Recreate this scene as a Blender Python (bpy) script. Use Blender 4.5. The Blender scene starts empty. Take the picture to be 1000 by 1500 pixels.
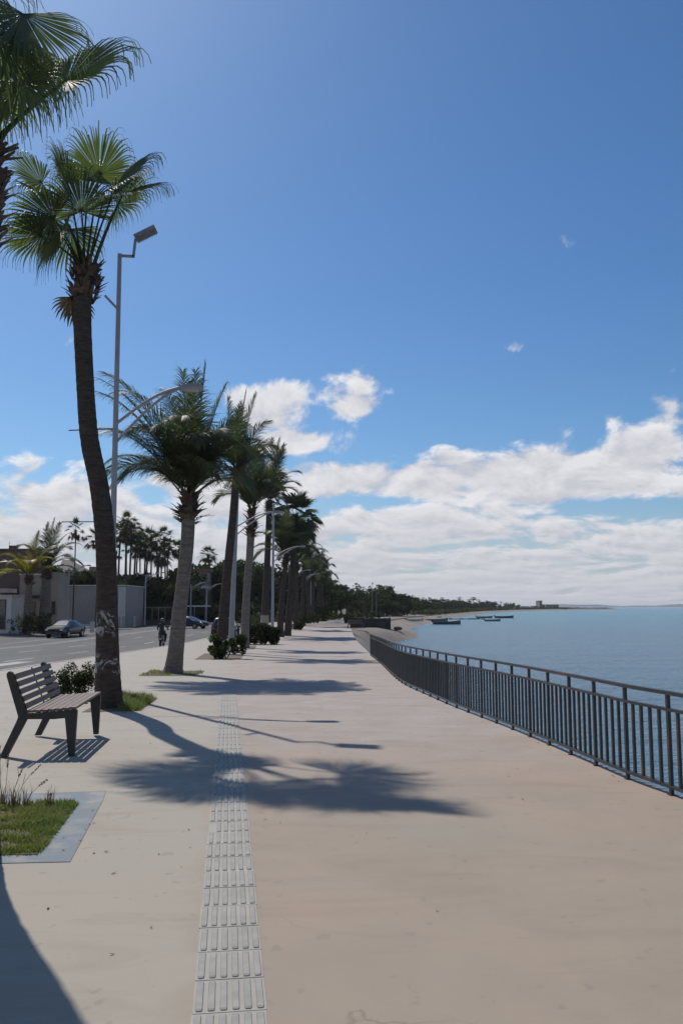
import bpy, math, random
from mathutils import Vector, Matrix, Quaternion
R = math.radians
V = Vector
rng = random.Random(7)
scene = bpy.context.scene
col = scene.collection

# ------------------------------------------------------------------ camera model
F = 1210.0
TH = math.atan(138.0 / F)
H = 1.7
SEA = -2.3
def gz(y):
    "height of the promenade along its length: it falls gently away from the viewer"
    t = (y - 9.0) / 48.0
    if t <= 0: return 0.0
    if t >= 1: return -0.74
    return -0.74 * (t * 0.75 + 0.25 * t * t * (3 - 2 * t))
def ray(px, py):
    x = (px - 500) / F
    u = (750 - py) / F
    return x, math.cos(TH) - u * math.sin(TH), u * math.cos(TH) + math.sin(TH)
def G(px, py, dz=0.0):
    "point of the sloping ground seen at a picture position"
    x, f, u = ray(px, py)
    lo, hi = 0.5, 1500.0
    for _ in range(60):
        m = (lo + hi) / 2
        if H + u * m / f > gz(m) + dz: lo = m
        else: hi = m
    t = lo / f
    return V((x * t, lo, gz(lo) + dz))
def GZ(px, py, z):
    x, f, u = ray(px, py)
    t = (z - H) / u
    return V((x * t, f * t, z))
def P(px, py, y):
    x, f, u = ray(px, py)
    t = y / f
    return V((x * t, y, H + u * t))

# ------------------------------------------------------------------ mesh builder
class MB:
    def __init__(s): s.v = []; s.f = []
    def quad_strip(s, rows, closed=False):
        n = len(rows[0]); b = len(s.v)
        for r in rows: s.v.extend([tuple(p) for p in r])
        for i in range(len(rows) - 1):
            for j in range(n if closed else n - 1):
                k = (j + 1) % n
                s.f.append((b + i * n + j, b + i * n + k, b + (i + 1) * n + k, b + (i + 1) * n + j))
        return b
    def poly(s, pts):
        b = len(s.v); s.v.extend([tuple(p) for p in pts]); s.f.append(tuple(range(b, b + len(pts))))
    def box(s, c, size, rot=None):
        hx, hy, hz = size[0] / 2, size[1] / 2, size[2] / 2
        b = len(s.v)
        for x, y, z in ((-hx,-hy,-hz),(hx,-hy,-hz),(hx,hy,-hz),(-hx,hy,-hz),(-hx,-hy,hz),(hx,-hy,hz),(hx,hy,hz),(-hx,hy,hz)):
            p = V((x, y, z))
            if rot is not None: p = rot @ p
            s.v.append(tuple(p + V(c)))
        for q in ((0,3,2,1),(4,5,6,7),(0,1,5,4),(1,2,6,5),(2,3,7,6),(3,0,4,7)): s.f.append(tuple(b + i for i in q))
    def bar(s, a, b, w, d, up=(0, 0, 1)):
        a = V(a); b = V(b); t = b - a; L = t.length; t.normalize()
        sd = t.cross(V(up))
        if sd.length < 1e-4: sd = t.cross(V((1, 0, 0)))
        sd.normalize(); n = sd.cross(t)
        m = Matrix((sd, t, n)).transposed()
        s.box((a + b) / 2, (w, L, d), m)
    def tube(s, pts, rad, seg=8, cap=True, wob=None):
        pts = [V(p) for p in pts]
        if not isinstance(rad, (list, tuple)): rad = [rad] * len(pts)
        prev = None; rows = []
        for i, p in enumerate(pts):
            t = (pts[min(i + 1, len(pts) - 1)] - pts[max(i - 1, 0)])
            t.normalize()
            if prev is None:
                a = V((1, 0, 0)) if abs(t.x) < .9 else V((0, 1, 0))
                sd = (a - t * a.dot(t)).normalized()
            else:
                sd = (prev - t * prev.dot(t)).normalized()
            prev = sd; n = t.cross(sd)
            rows.append([p + (sd * math.cos(2 * math.pi * k / seg) + n * math.sin(2 * math.pi * k / seg)) * rad[i] * (wob(i, k) if wob else 1) for k in range(seg)])
        b = s.quad_strip(rows, True)
        if cap:
            s.f.append(tuple(b + k for k in range(seg))[::-1])
            e = b + (len(rows) - 1) * seg
            s.f.append(tuple(e + k for k in range(seg)))
    def lathe(s, c, axis, prof, seg=16):
        "prof: (offset along the axis, radius)"
        ax = V(axis).normalized()
        s.tube([V(c) + ax * h for h, r in prof], [max(r, 1e-4) for h, r in prof], seg)
    def prism(s, outline, a, b):
        "outline points extruded from offset a to offset b"
        n = len(outline); k = len(s.v)
        for p in outline: s.v.append(tuple(V(p) + V(a)))
        for p in outline: s.v.append(tuple(V(p) + V(b)))
        s.f.append(tuple(range(k, k + n))); s.f.append(tuple(range(k + 2 * n - 1, k + n - 1, -1)))
        for i in range(n):
            j = (i + 1) % n
            s.f.append((k + i, k + n + i, k + n + j, k + j))
    def build(s, name, mat, parent=None, smooth=False, loc=None):
        me = bpy.data.meshes.new(name)
        me.from_pydata(s.v, [], s.f); me.update()
        if smooth: me.polygons.foreach_set('use_smooth', [True] * len(me.polygons))
        me.materials.append(mat)
        o = bpy.data.objects.new(name, me); col.objects.link(o)
        if parent is not None: o.parent = parent
        if loc is not None: o.location = loc
        return o

def tag(o, label=None, cat=None, group=None, kind=None):
    if label: o['label'] = label
    if cat: o['category'] = cat
    if group: o['group'] = group
    if kind: o['kind'] = kind
    return o
def thing(name, label, cat, loc=(0, 0, 0), rz=0, group=None, scale=1.0):
    o = bpy.data.objects.new(name, None); col.objects.link(o)
    o.location = loc; o.rotation_euler = (0, 0, rz); o.scale = (scale,) * 3
    o.empty_display_size = .2
    return tag(o, label, cat, group)
def dup(src, loc, rz=0, scale=1.0, label=None, group=None):
    def cp(o, par):
        c = o.copy(); col.objects.link(c)
        if par is not None: c.parent = par
        for ch in [x for x in kids.get(o.name, [])]: cp(ch, c)
        return c
    kids = {}
    for x in bpy.data.objects:
        if x.parent is not None: kids.setdefault(x.parent.name, []).append(x)
    c = cp(src, None)
    c.location = loc; c.rotation_euler = (0, 0, rz)
    c.scale = (scale,) * 3 if not isinstance(scale, (tuple, list)) else scale
    if label: c['label'] = label
    if group: c['group'] = group
    return c

# ------------------------------------------------------------------ materials
class NT:
    def __init__(s, tree): s.t = tree; s.n = tree.nodes; s.l = tree.links
    def new(s, typ, **kw):
        n = s.n.new(typ)
        for k, v in kw.items(): setattr(n, k, v)
        return n
    def put(s, sock, v):
        if hasattr(v, 'is_linked') or isinstance(v, bpy.types.NodeSocket): s.l.new(v, sock)
        else: sock.default_value = v
    def m(s, op, a, b=None, c=None, clamp=False):
        n = s.new('ShaderNodeMath', operation=op); n.use_clamp = clamp
        s.put(n.inputs[0], a)
        if b is not None: s.put(n.inputs[1], b)
        if c is not None: s.put(n.inputs[2], c)
        return n.outputs[0]
    def mix(s, f, a, b, blend='MIX'):
        n = s.new('ShaderNodeMix', data_type='RGBA', blend_type=blend)
        s.put(n.inputs[0], f)
        s.put(n.inputs[6], a if not isinstance(a, tuple) or len(a) == 4 else (*a, 1))
        s.put(n.inputs[7], b if not isinstance(b, tuple) or len(b) == 4 else (*b, 1))
        return n.outputs[2]
    def noise(s, vec, scale, detail=4, rough=.55, dist=0, out=0):
        n = s.new('ShaderNodeTexNoise'); s.put(n.inputs['Vector'], vec)
        n.inputs['Scale'].default_value = scale; n.inputs['Detail'].default_value = detail
        n.inputs['Roughness'].default_value = rough; n.inputs['Distortion'].default_value = dist
        return n.outputs[out]
    def ramp(s, f, stops, interp='LINEAR'):
        n = s.new('ShaderNodeValToRGB'); s.put(n.inputs[0], f)
        n.color_ramp.interpolation = interp
        e = n.color_ramp.elements
        while len(e) < len(stops): e.new(.5)
        for i, (p, c) in enumerate(stops):
            e[i].position = p
            e[i].color = (c, c, c, 1) if not isinstance(c, tuple) else (*c, 1)
        return n.outputs[0]
    def mapr(s, v, a, b, c=0., d=1., smooth=False):
        n = s.new('ShaderNodeMapRange'); n.clamp = True
        if smooth: n.interpolation_type = 'SMOOTHSTEP'
        s.put(n.inputs[0], v)
        for i, x in enumerate((a, b, c, d)): s.put(n.inputs[i + 1], x)
        return n.outputs[0]
    def scalev(s, vec, sc, loc=(0, 0, 0)):
        n = s.new('ShaderNodeMapping'); s.put(n.inputs[0], vec)
        n.inputs['Scale'].default_value = sc; n.inputs['Location'].default_value = loc
        return n.outputs[0]
    def bump(s, h, strength, dist=.01, normal=None):
        n = s.new('ShaderNodeBump'); s.put(n.inputs['Height'], h)
        n.inputs['Strength'].default_value = strength; n.inputs['Distance'].default_value = dist
        if normal is not None: s.l.new(normal, n.inputs['Normal'])
        return n.outputs[0]
def newmat(name):
    m = bpy.data.materials.new(name); m.use_nodes = True
    t = NT(m.node_tree); bs = t.n.get('Principled BSDF')
    tc = t.new('ShaderNodeTexCoord')
    return m, t, bs, tc.outputs['Object']
def plain(name, c1, c2=None, rough=.7, scale=6., metal=0., spec=.5, bump=0., bscale=30., bdist=.01, rand=0., contrast=(.35, .65), stretch=(1, 1, 1)):
    m, t, bs, oc = newmat(name)
    vec = oc if stretch == (1, 1, 1) else t.scalev(oc, stretch)
    c2 = c2 or tuple(x * .75 for x in c1)
    f = t.mapr(t.noise(vec, scale, 6, .6), contrast[0], contrast[1])
    c = t.mix(f, c1, c2)
    if rand:
        oi = t.new('ShaderNodeObjectInfo')
        hs = t.new('ShaderNodeHueSaturation')
        t.put(hs.inputs['Value'], t.mapr(oi.outputs['Random'], 0, 1, 1 - rand, 1 + rand))
        t.l.new(c, hs.inputs['Color']); c = hs.outputs[0]
    t.l.new(c, bs.inputs['Base Color'])
    bs.inputs['Roughness'].default_value = rough; bs.inputs['Metallic'].default_value = metal
    bs.inputs['Specular IOR Level'].default_value = spec
    if bump:
        t.l.new(t.bump(t.noise(vec, bscale, 5, .6), bump, bdist), bs.inputs['Normal'])
    return m
def ringed(name, c1, c2, ring=.5):
    m, t, bs, oc = newmat(name)
    oi = t.new('ShaderNodeObjectInfo')
    n1 = t.noise(t.scalev(oc, (1, 1, 2.2)), 5, 6, .65)
    n2 = t.noise(t.scalev(oc, (.45, .45, 13)), 1.6, 5, .6, .3)
    n3 = t.noise(t.scalev(oc, (6, 6, 1.2)), 5, 4, .6)
    c = t.mix(t.mapr(n1, .35, .65), c1, c2)
    c = t.mix(t.m('MULTIPLY', t.mapr(n2, .52, .62), ring), c, tuple(x * .45 for x in c2))
    c = t.mix(t.mapr(n3, .55, .75, 0, .35), c, tuple(x * 1.35 for x in c1))
    hs = t.new('ShaderNodeHueSaturation'); t.put(hs.inputs['Value'], t.mapr(oi.outputs['Random'], 0, 1, .85, 1.15)); t.l.new(c, hs.inputs['Color'])
    t.l.new(hs.outputs[0], bs.inputs['Base Color']); bs.inputs['Roughness'].default_value = .95; bs.inputs['Specular IOR Level'].default_value = .15
    h = t.m('ADD', t.m('MULTIPLY', n2, 1.0), t.m('ADD', t.m('MULTIPLY', n1, .5), t.m('MULTIPLY', n3, .5)))
    t.l.new(t.bump(h, 1.0, .045), bs.inputs['Normal'])
    return m
def leafmat(name, c1, c2, trans=.35, rough=.45, scale=1.5, rand=.25, spec=.35, tcol=None):
    m, t, bs, oc = newmat(name)
    oi = t.new('ShaderNodeObjectInfo')
    f = t.mapr(t.noise(oc, scale, 4, .6), .35, .65)
    c = t.mix(f, c1, c2)
    hs = t.new('ShaderNodeHueSaturation')
    t.put(hs.inputs['Value'], t.mapr(oi.outputs['Random'], 0, 1, 1 - rand, 1 + rand))
    t.l.new(c, hs.inputs['Color']); c = hs.outputs[0]
    t.l.new(c, bs.inputs['Base Color']); bs.inputs['Roughness'].default_value = rough
    bs.inputs['Specular IOR Level'].default_value = spec
    tr = t.new('ShaderNodeBsdfTranslucent')
    t.l.new(t.mix(1.0, c, tcol or (1.6, 1.9, .7), 'MULTIPLY'), tr.inputs[0])
    mx = t.new('ShaderNodeMixShader'); mx.inputs[0].default_value = trans
    t.l.new(bs.outputs[0], mx.inputs[1]); t.l.new(tr.outputs[0], mx.inputs[2])
    t.l.new(mx.outputs[0], t.n.get('Material Output').inputs[0])
    return m

M = {}
def concrete():
    m, t, bs, oc = newmat('promenade_concrete')
    n1 = t.mapr(t.noise(oc, .22, 5, .6), .36, .66)
    n2 = t.mapr(t.noise(oc, 1.1, 7, .65, .4), .35, .7)
    n3 = t.noise(oc, 140, 3, .7)
    c = t.mix(n1, (.385, .285, .21), (.305, .27, .205))
    sy = t.new('ShaderNodeSeparateXYZ'); t.l.new(oc, sy.inputs[0])
    # paler and greyer from a few metres along the walk onwards
    dull = t.mapr(t.m('ADD', sy.outputs[1], t.m('MULTIPLY', n1, 3)), 7, 16, 0, 1, True)
    c = t.mix(dull, c, (.395, .340, .308))
    c = t.mix(t.m('MULTIPLY', n2, .5), c, (.275, .225, .18))
    # the strip on the land side of the tactile paving was cast from a greyer mix
    sx = t.new('ShaderNodeSeparateXYZ'); t.l.new(oc, sx.inputs[0])
    xl = t.m('ADD', sx.outputs[0], t.m('MULTIPLY', sx.outputs[1], .139))
    left = t.mapr(t.m('ADD', xl, t.m('MULTIPLY', n2, .3)), -.1, .25, 1., 0.)
    c = t.mix(t.m('MULTIPLY', left, .6), c, (.375, .358, .295))
    # long soft water stains
    st = t.noise(t.scalev(oc, (.5, 1.6, 1)), .9, 6, .6, 1.2)
    c = t.mix(t.mapr(st, .52, .70, 0, .42), c, (.25, .20, .155))
    dr = t.noise(t.scalev(oc, (.35, 2.2, 1)), 1.3, 5, .65, .8)
    c = t.mix(t.mapr(dr, .60, .72, 0, .35), c, (.22, .185, .15))
    sp = t.mapr(t.noise(oc, 7, 2, .5), .66, .70)
    c = t.mix(t.m('MULTIPLY', sp, .35), c, (.2, .18, .16))
    c = t.mix(t.mapr(n3, .3, .7, 0, .22), c, (.22, .2, .18))
    # hairline cracks
    vo = t.new('ShaderNodeTexVoronoi', feature='DISTANCE_TO_EDGE'); vo.inputs['Scale'].default_value = .16
    wv = t.new('ShaderNodeVectorMath', operation='ADD'); t.l.new(oc, wv.inputs[0])
    wn = t.new('ShaderNodeTexNoise'); wn.inputs['Scale'].default_value = 1.3; wn.inputs['Detail'].default_value = 6; t.l.new(oc, wn.inputs['Vector'])
    t.l.new(wn.outputs[1], wv.inputs[1]); t.l.new(wv.outputs[0], vo.inputs['Vector'])
    cr = t.m('MULTIPLY', t.mapr(vo.outputs[0], .0, .0018, 1, 0), t.mapr(t.noise(oc, .5, 3), .48, .58))
    c = t.mix(t.m('MULTIPLY', cr, .6), c, (.1, .09, .08))
    # saw-cut control joints across the walk
    yj = t.m('ABSOLUTE', t.m('SUBTRACT', t.m('FRACT', t.m('MULTIPLY', sx.outputs[1], 1 / 5.2)), .5))
    jt = t.m('MULTIPLY', t.mapr(yj, 0, .0016, 1, 0), t.mapr(t.noise(oc, 1.4, 4), .4, .6, .25, 1))
    c = t.mix(t.m('MULTIPLY', jt, .5), c, (.14, .13, .12))
    t.l.new(c, bs.inputs['Base Color'])
    bs.inputs['Roughness'].default_value = .82; bs.inputs['Specular IOR Level'].default_value = .3
    hb = t.m('ADD', t.m('MULTIPLY', n3, .4), t.m('MULTIPLY', t.noise(oc, 25, 4), .6))
    t.l.new(t.bump(hb, .22, .006), bs.inputs['Normal'])
    return m
M['concrete'] = concrete()
M['tile'] = plain('tactile_tile_concrete', (.39, .375, .33), (.32, .305, .27), .8, 3, bump=.2, bscale=90, spec=.3)
M['bar'] = plain('tactile_bar_concrete', (.345, .33, .30), (.275, .265, .24), .75, 9, bump=.2, bscale=90, spec=.3)
M['bluepaint'] = plain('worn_blue_paint', (.135, .165, .19), (.27, .265, .245), .75, 3.5, contrast=(.46, .70), bump=.25, bscale=80)
M['soil'] = plain('dry_soil', (.10, .075, .05), (.17, .13, .09), .95, 14, bump=.6, bscale=60)
M['grass'] = leafmat('lawn_grass', (.10, .14, .035), (.19, .19, .07), .3, .6, 2.5, .1)
M['dry'] = leafmat('dry_weed', (.20, .17, .10), (.13, .11, .06), .2, .7, 4, .1, tcol=(1.2, 1.1, .8))
M['asphalt'] = plain('worn_asphalt', (.118, .114, .110), (.085, .082, .08), .85, .45, stretch=(1, .35, 1), bump=.3, bscale=60, spec=.3)
M['roadpaint'] = plain('road_paint', (.36, .36, .35), (.22, .22, .215), .8, 1.5, contrast=(.45, .7))
M['kerb'] = plain('kerb_concrete', (.36, .35, .33), (.27, .26, .25), .85, 2, bump=.2)
M['walk'] = plain('pavement_concrete', (.36, .34, .315), (.30, .285, .265), .85, 1.2, bump=.2, bscale=60)
M['land'] = plain('dry_land', (.095, .085, .06), (.06, .062, .038), .95, .2, bump=.3, bscale=2)
M['sand'] = plain('beach_sand', (.25, .215, .18), (.17, .145, .12), .95, .25, bump=.4, bscale=6, bdist=.05)
M['wall'] = plain('seawall_stone', (.05, .045, .038), (.028, .026, .022), .9, 1.4, bump=.7, bscale=4, bdist=.08)
M['trunk'] = ringed('palm_trunk_grey', (.215, .19, .165), (.135, .12, .105))
M['darktrunk'] = ringed('fan_palm_trunk_brown', (.095, .077, .063), (.055, .046, .039))
M['boots'] = plain('dead_leaf_bases', (.13, .10, .075), (.055, .042, .032), .95, 9, bump=.6, bscale=20, spec=.15)
M['deadleaf'] = leafmat('dead_frond', (.12, .09, .06), (.07, .052, .036), .15, .8, 3, .1, tcol=(1.2, 1.1, .8))
M['fan'] = leafmat('fan_palm_leaf', (.098, .116, .062), (.064, .080, .045), .45, .42, 1.2, .15, spec=.25)
M['farfan'] = leafmat('distant_fan_palm_leaf', (.036, .046, .022), (.022, .03, .015), .2, .6, .6, .25, spec=.15)
M['row'] = leafmat('promenade_palm_leaf', (.066, .078, .042), (.043, .053, .030), .4, .5, .8, .15, spec=.25, tcol=(1.4, 1.55, .85))
M['coco'] = leafmat('coconut_leaf', (.086, .102, .054), (.056, .068, .038), .44, .5, 1.0, .12, spec=.2, tcol=(1.4, 1.55, .85))
M['cocoyellow'] = leafmat('yellowing_coconut_leaf', (.17, .17, .035), (.22, .15, .04), .45, .45, .5, .1)
M['tree'] = leafmat('broadleaf_foliage', (.040, .050, .022), (.022, .030, .015), .22, .8, .35, .35, spec=.08)
M['tree2'] = leafmat('olive_foliage', (.062, .066, .034), (.036, .041, .022), .22, .8, .35, .35, spec=.08)
M['bush'] = leafmat('bush_foliage', (.045, .06, .02), (.022, .032, .012), .25, .6, 5, .2, spec=.2)
M['bark'] = plain('bark', (.10, .08, .06), (.06, .05, .04), .95, 5, bump=.6, bscale=12)
M['rail'] = plain('railing_paint', (.045, .055, .058), (.035, .042, .045), .48, 9, metal=.15, bump=.1, bscale=60)
def railmat():
    m, t, bs, oc = newmat('weathered_railing_paint')
    r = t.mapr(t.noise(oc, 3.1, 8, .7), .565, .63)
    f = t.mapr(t.noise(oc, 12, 4), .35, .65)
    c = t.mix(f, (.030, .038, .041), (.020, .026, .029))
    c = t.mix(t.m('MULTIPLY', r, .8), c, (.11, .055, .035))
    t.l.new(c, bs.inputs['Base Color'])
    t.put(bs.inputs['Roughness'], t.mapr(r, 0, 1, .45, .85))
    t.l.new(t.bump(t.noise(oc, 60, 4), .12, .004), bs.inputs['Normal'])
    return m
M['rail'] = railmat()
M['steel'] = plain('bench_steel', (.035, .038, .037), (.022, .024, .024), .5, 6, metal=.2, bump=.1, bscale=60)
M['slat'] = plain('bench_slat_wood', (.165, .118, .095), (.105, .074, .06), .6, 3.5, stretch=(8, 1, 8), bump=.35, bscale=14, spec=.45)
M['lamp'] = plain('grey_lamp_paint', (.31, .32, .335), (.25, .26, .275), .5, 2.5, metal=.1, bump=.05)
M['lampglass'] = plain('lamp_lens', (.5, .5, .48), (.42, .42, .4), .25)
M['fixture'] = plain('aluminium_fixture', (.34, .34, .335), (.24, .24, .235), .5, 10, metal=.3)
M['black'] = plain('black_rubber', (.02, .02, .02), (.012, .012, .012), .8, 10)
M['glass'] = plain('dark_glass', (.02, .024, .028), (.015, .017, .02), .06, 2, spec=.8)
M['chrome'] = plain('wheel_rim', (.45, .45, .46), (.3, .3, .3), .3, 8, metal=.8)
M['carblack'] = plain('black_car_paint', (.016, .017, .02), (.012, .013, .016), .22, 2, spec=.7)
M['carblue'] = plain('navy_car_paint', (.012, .018, .055), (.010, .014, .045), .2, 2, spec=.7)
M['cargrey'] = plain('charcoal_car_paint', (.03, .03, .032), (.022, .022, .024), .3, 2, spec=.6)
M['redlens'] = plain('red_lens', (.25, .015, .012), (.2, .01, .01), .2)
M['whitelens'] = plain('headlight_lens', (.6, .6, .6), (.5, .5, .5), .1, spec=.8)
M['silver'] = plain('silver_plastic', (.35, .35, .36), (.28, .28, .29), .4)
M['skin'] = plain('skin', (.32, .19, .13), (.27, .16, .11), .6)
M['jacket'] = plain('dark_jacket', (.045, .042, .045), (.03, .028, .03), .9, 12, bump=.4, bscale=14, bdist=.02)
M['trousers'] = plain('dark_trousers', (.03, .032, .04), (.02, .022, .028), .9, 12)
M['helmet'] = plain('helmet_shell', (.04, .04, .042), (.03, .03, .03), .2, spec=.7)
M['whitegloss'] = plain('white_gloss', (.75, .75, .74), (.68, .68, .67), .3)
M['stucco'] = plain('white_stucco', (.62, .61, .58), (.5, .49, .46), .9, .8, bump=.2, bscale=20)
M['beige'] = plain('beige_stucco', (.33, .28, .23), (.27, .23, .19), .9, .6, bump=.2, bscale=20)
M['mauve'] = plain('brown_stucco', (.15, .10, .08), (.12, .083, .068), .9, .5, bump=.2, bscale=20)
M['grey'] = plain('grey_stucco', (.31, .285, .275), (.25, .23, .22), .9, .35, bump=.2, bscale=20)
M['brownwall'] = plain('taupe_stucco', (.10, .083, .075), (.075, .063, .057), .9, .5, bump=.2, bscale=20)
M['terracotta'] = plain('terracotta_tiles', (.26, .14, .095), (.18, .10, .07), .9, 3, bump=.6, bscale=12, bdist=.05)
M['palmthatch'] = plain('grey_shingle', (.22, .20, .18), (.15, .14, .125), .95, 3, bump=.6, bscale=12, bdist=.05)
M['awning'] = plain('dark_awning', (.035, .033, .035), (.028, .026, .028), .8)
M['frame'] = plain('dark_window_frame', (.05, .048, .046), (.04, .04, .04), .5)
M['rock'] = plain('shore_rock', (.12, .105, .09), (.06, .055, .05), .95, 2, bump=.8, bscale=5, bdist=.1)
M['boatgrey'] = plain('weathered_boat_hull', (.17, .19, .20), (.11, .12, .13), .6, 2)
M['boatblue'] = plain('dark_blue_boat_hull', (.05, .08, .11), (.04, .06, .08), .5, 2)
M['boatwhite'] = plain('white_boat_hull', (.6, .6, .58), (.5, .5, .48), .4, 2)
M['hill'] = plain('far_hill', (.05, .07, .085), (.065, .08, .09), .95, .01)
M['cable'] = plain('black_cable', (.03, .03, .03), (.02, .02, .02), .7)
M['hotel'] = plain('hotel_render', (.26, .24, .24), (.21, .195, .195), .9, .05)
M['tower'] = plain('tower_concrete', (.17, .165, .17), (.13, .125, .13), .9, .1)

def trunk_stained():
    "old fan palm trunk with patches of peeling white paint and paper"
    m, t, bs, oc = newmat('fan_palm_trunk_with_peeling_paint')
    v = t.scalev(oc, (1, 1, 3))
    f = t.mapr(t.noise(v, 6, 6, .65), .35, .65)
    c = t.mix(f, (.095, .077, .062), (.052, .043, .036))
    rg = t.noise(t.scalev(oc, (.45, .45, 13)), 1.6, 5, .6, .3)
    c = t.mix(t.m('MULTIPLY', t.mapr(rg, .52, .66), .35), c, (.026, .021, .018))
    sx = t.new('ShaderNodeSeparateXYZ'); t.l.new(oc, sx.inputs[0])
    z = sx.outputs[2]
    b1 = t.m('MULTIPLY', t.mapr(z, .55, .62), t.mapr(z, .98, .86))
    b2 = t.m('MULTIPLY', t.mapr(z, 1.22, 1.32), t.mapr(z, 1.78, 1.62))
    band = t.m('MAXIMUM', b1, b2)
    n = t.m('ADD', t.noise(oc, 4.3, 8, .68, .5), t.m('MULTIPLY', sx.outputs[0], -.02))
    pk = t.m('MULTIPLY', t.mapr(n, .535, .56), band)
    c = t.mix(t.m('MULTIPLY', pk, .85), c, (.42, .42, .42))
    t.l.new(c, bs.inputs['Base Color']); bs.inputs['Roughness'].default_value = .95
    bs.inputs['Specular IOR Level'].default_value = .15
    t.l.new(t.bump(t.m('ADD', t.noise(v, 8, 6, .6), rg), 1., .04), bs.inputs['Normal'])
    return m
M['stained'] = trunk_stained()
def whitebase():
    m, t, bs, oc = newmat('palm_trunk_with_whitewashed_foot')
    v = t.scalev(oc, (1, 1, 3))
    f = t.mapr(t.noise(v, 6, 6, .65), .35, .65)
    c = t.mix(f, (.075, .062, .052), (.045, .038, .032))
    sx = t.new('ShaderNodeSeparateXYZ'); t.l.new(oc, sx.inputs[0])
    k = t.mapr(t.m('ADD', sx.outputs[2], t.m('MULTIPLY', t.noise(oc, 3, 4), .25)), 1.75, 1.85, 1, 0)
    c = t.mix(t.m('MULTIPLY', k, .8), c, (.40, .38, .35))
    t.l.new(c, bs.inputs['Base Color']); bs.inputs['Roughness'].default_value = .95
    t.l.new(t.bump(t.noise(v, 8, 6, .6), .9, .03), bs.inputs['Normal'])
    return m
M['whitefoot'] = whitebase()
def watermat():
    m, t, bs, oc = newmat('sea_water')
    sx = t.new('ShaderNodeSeparateXYZ'); t.l.new(oc, sx.inputs[0])
    y = sx.outputs[1]
    far = t.mapr(t.m('ADD', y, t.m('MULTIPLY', t.noise(t.scalev(oc, (.004, .02, 1)), 1, 4), 120)), 130, 330)  # unseen cloud cover outside the view, added to whiten the ambient light
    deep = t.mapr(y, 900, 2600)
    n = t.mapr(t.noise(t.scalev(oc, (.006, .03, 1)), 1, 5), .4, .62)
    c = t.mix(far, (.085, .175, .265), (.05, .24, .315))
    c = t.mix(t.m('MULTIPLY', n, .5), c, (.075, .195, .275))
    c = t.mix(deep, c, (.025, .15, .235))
    c = t.mix(t.mapr(t.noise(t.scalev(oc, (.02, .07, 1)), 1.3, 6, .65, .6), .42, .62, 0, .35), c, (.06, .15, .21))
    t.l.new(c, bs.inputs['Base Color'])
    bs.inputs['Roughness'].default_value = .2; bs.inputs['IOR'].default_value = 1.33; bs.inputs['Specular IOR Level'].default_value = .17
    w1 = t.noise(t.scalev(oc, (.35, .8, 1)), 1.0, 3, .5, .6)
    w2 = t.noise(t.scalev(oc, (1.2, 2.6, 1)), 1.6, 4, .6, .8)
    w3 = t.noise(t.scalev(oc, (.06, .16, 1)), 1.0, 3, .5, .4)
    h = t.m('ADD', t.m('ADD', t.m('MULTIPLY', w1, .55), t.m('MULTIPLY', w2, .42)), t.m('MULTIPLY', w3, 1.2))
    t.l.new(t.bump(h, .9, .8), bs.inputs['Normal'])
    return m
M['water'] = watermat()

# ------------------------------------------------------------------ setting
EDGE = [(4.05, 0.0), (3.75, 3.0), (3.38, 5.5)]
for px, py in ((1000,1170),(904,1137),(760,1072),(664,1036),(616,1014),(582,998),(556,971)):
    g = G(px, py); EDGE.append((g.x + .07, g.y))
EDGE.append((1.28, 37.0))
FENCE_END = len(EDGE)
EDGE += [(1.30, 43), (1.15, 55), (1.0, 72), (1.1, 92)]
def catmull(pts, n):
    out = []
    for i in range(len(pts) - 1):
        p0, p1, p2, p3 = (V((*pts[max(0, min(len(pts) - 1, j))], 0)) for j in (i - 1, i, i + 1, i + 2))
        for k in range(n):
            t = k / n
            out.append(.5 * ((2 * p1) + (p2 - p0) * t + (2 * p0 - 5 * p1 + 4 * p2 - p3) * t * t + (3 * p1 - p0 - 3 * p2 + p3) * t ** 3))
    out.append(V((*pts[-1], 0)))
    return out
edge = catmull([(5.2, -8.0)] + EDGE, 8)
for _ in range(14):
    edge = [edge[0]] + [a * .25 + b * .5 + c * .25 for a, b, c in zip(edge, edge[1:], edge[2:])] + [edge[-1]]
def edge_x(y):
    for a, b in zip(edge, edge[1:]):
        if a.y <= y <= b.y: return a.x + (b.x - a.x) * (y - a.y) / max(b.y - a.y, 1e-6)
    return edge[-1].x if y > edge[-1].y else edge[0].x
KERB = -10.3
FAR = -30.0
mb = MB()                              # promenade slab with its seaward face
ys = [-8 + i * 1.0 for i in range(0, 70)] + [62 + i * 4 for i in range(0, 36)]
rows = []
for y in ys:
    ex = edge_x(y) if y < 92 else 1.1
    xs = [KERB] + [KERB + (ex - KERB) * k / 10 for k in range(1, 11)]
    rows.append([V((x, y, gz(y))) for x in xs] + [V((ex, y, gz(y) - .25)), V((ex + .05, y, -3.2))])
mb.quad_strip(rows)
tag(mb.build('promenade', M['concrete']), kind='structure')
mb = MB()                              # kerb along the near side of the road
mb.quad_strip([[V((KERB - .18, y, gz(y) - .3)), V((KERB - .18, y, gz(y) - .01)), V((KERB - .15, y, gz(y) + .012)), V((KERB + .02, y, gz(y) + .012)), V((KERB + .02, y, gz(y) - .05))] for y in ys])
tag(mb.build('kerb', M['kerb']), kind='structure')
yr = [-20 + i * 2 for i in range(60)] + [100 + i * 15 for i in range(40)]
mb = MB()
mb.quad_strip([[V((KERB + .1 + (FAR - .1 - KERB) * k / 8, y, gz(y) - .15)) for k in range(9)] for y in yr])
tag(mb.build('road', M['asphalt']), kind='structure')
mb = MB()
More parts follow.
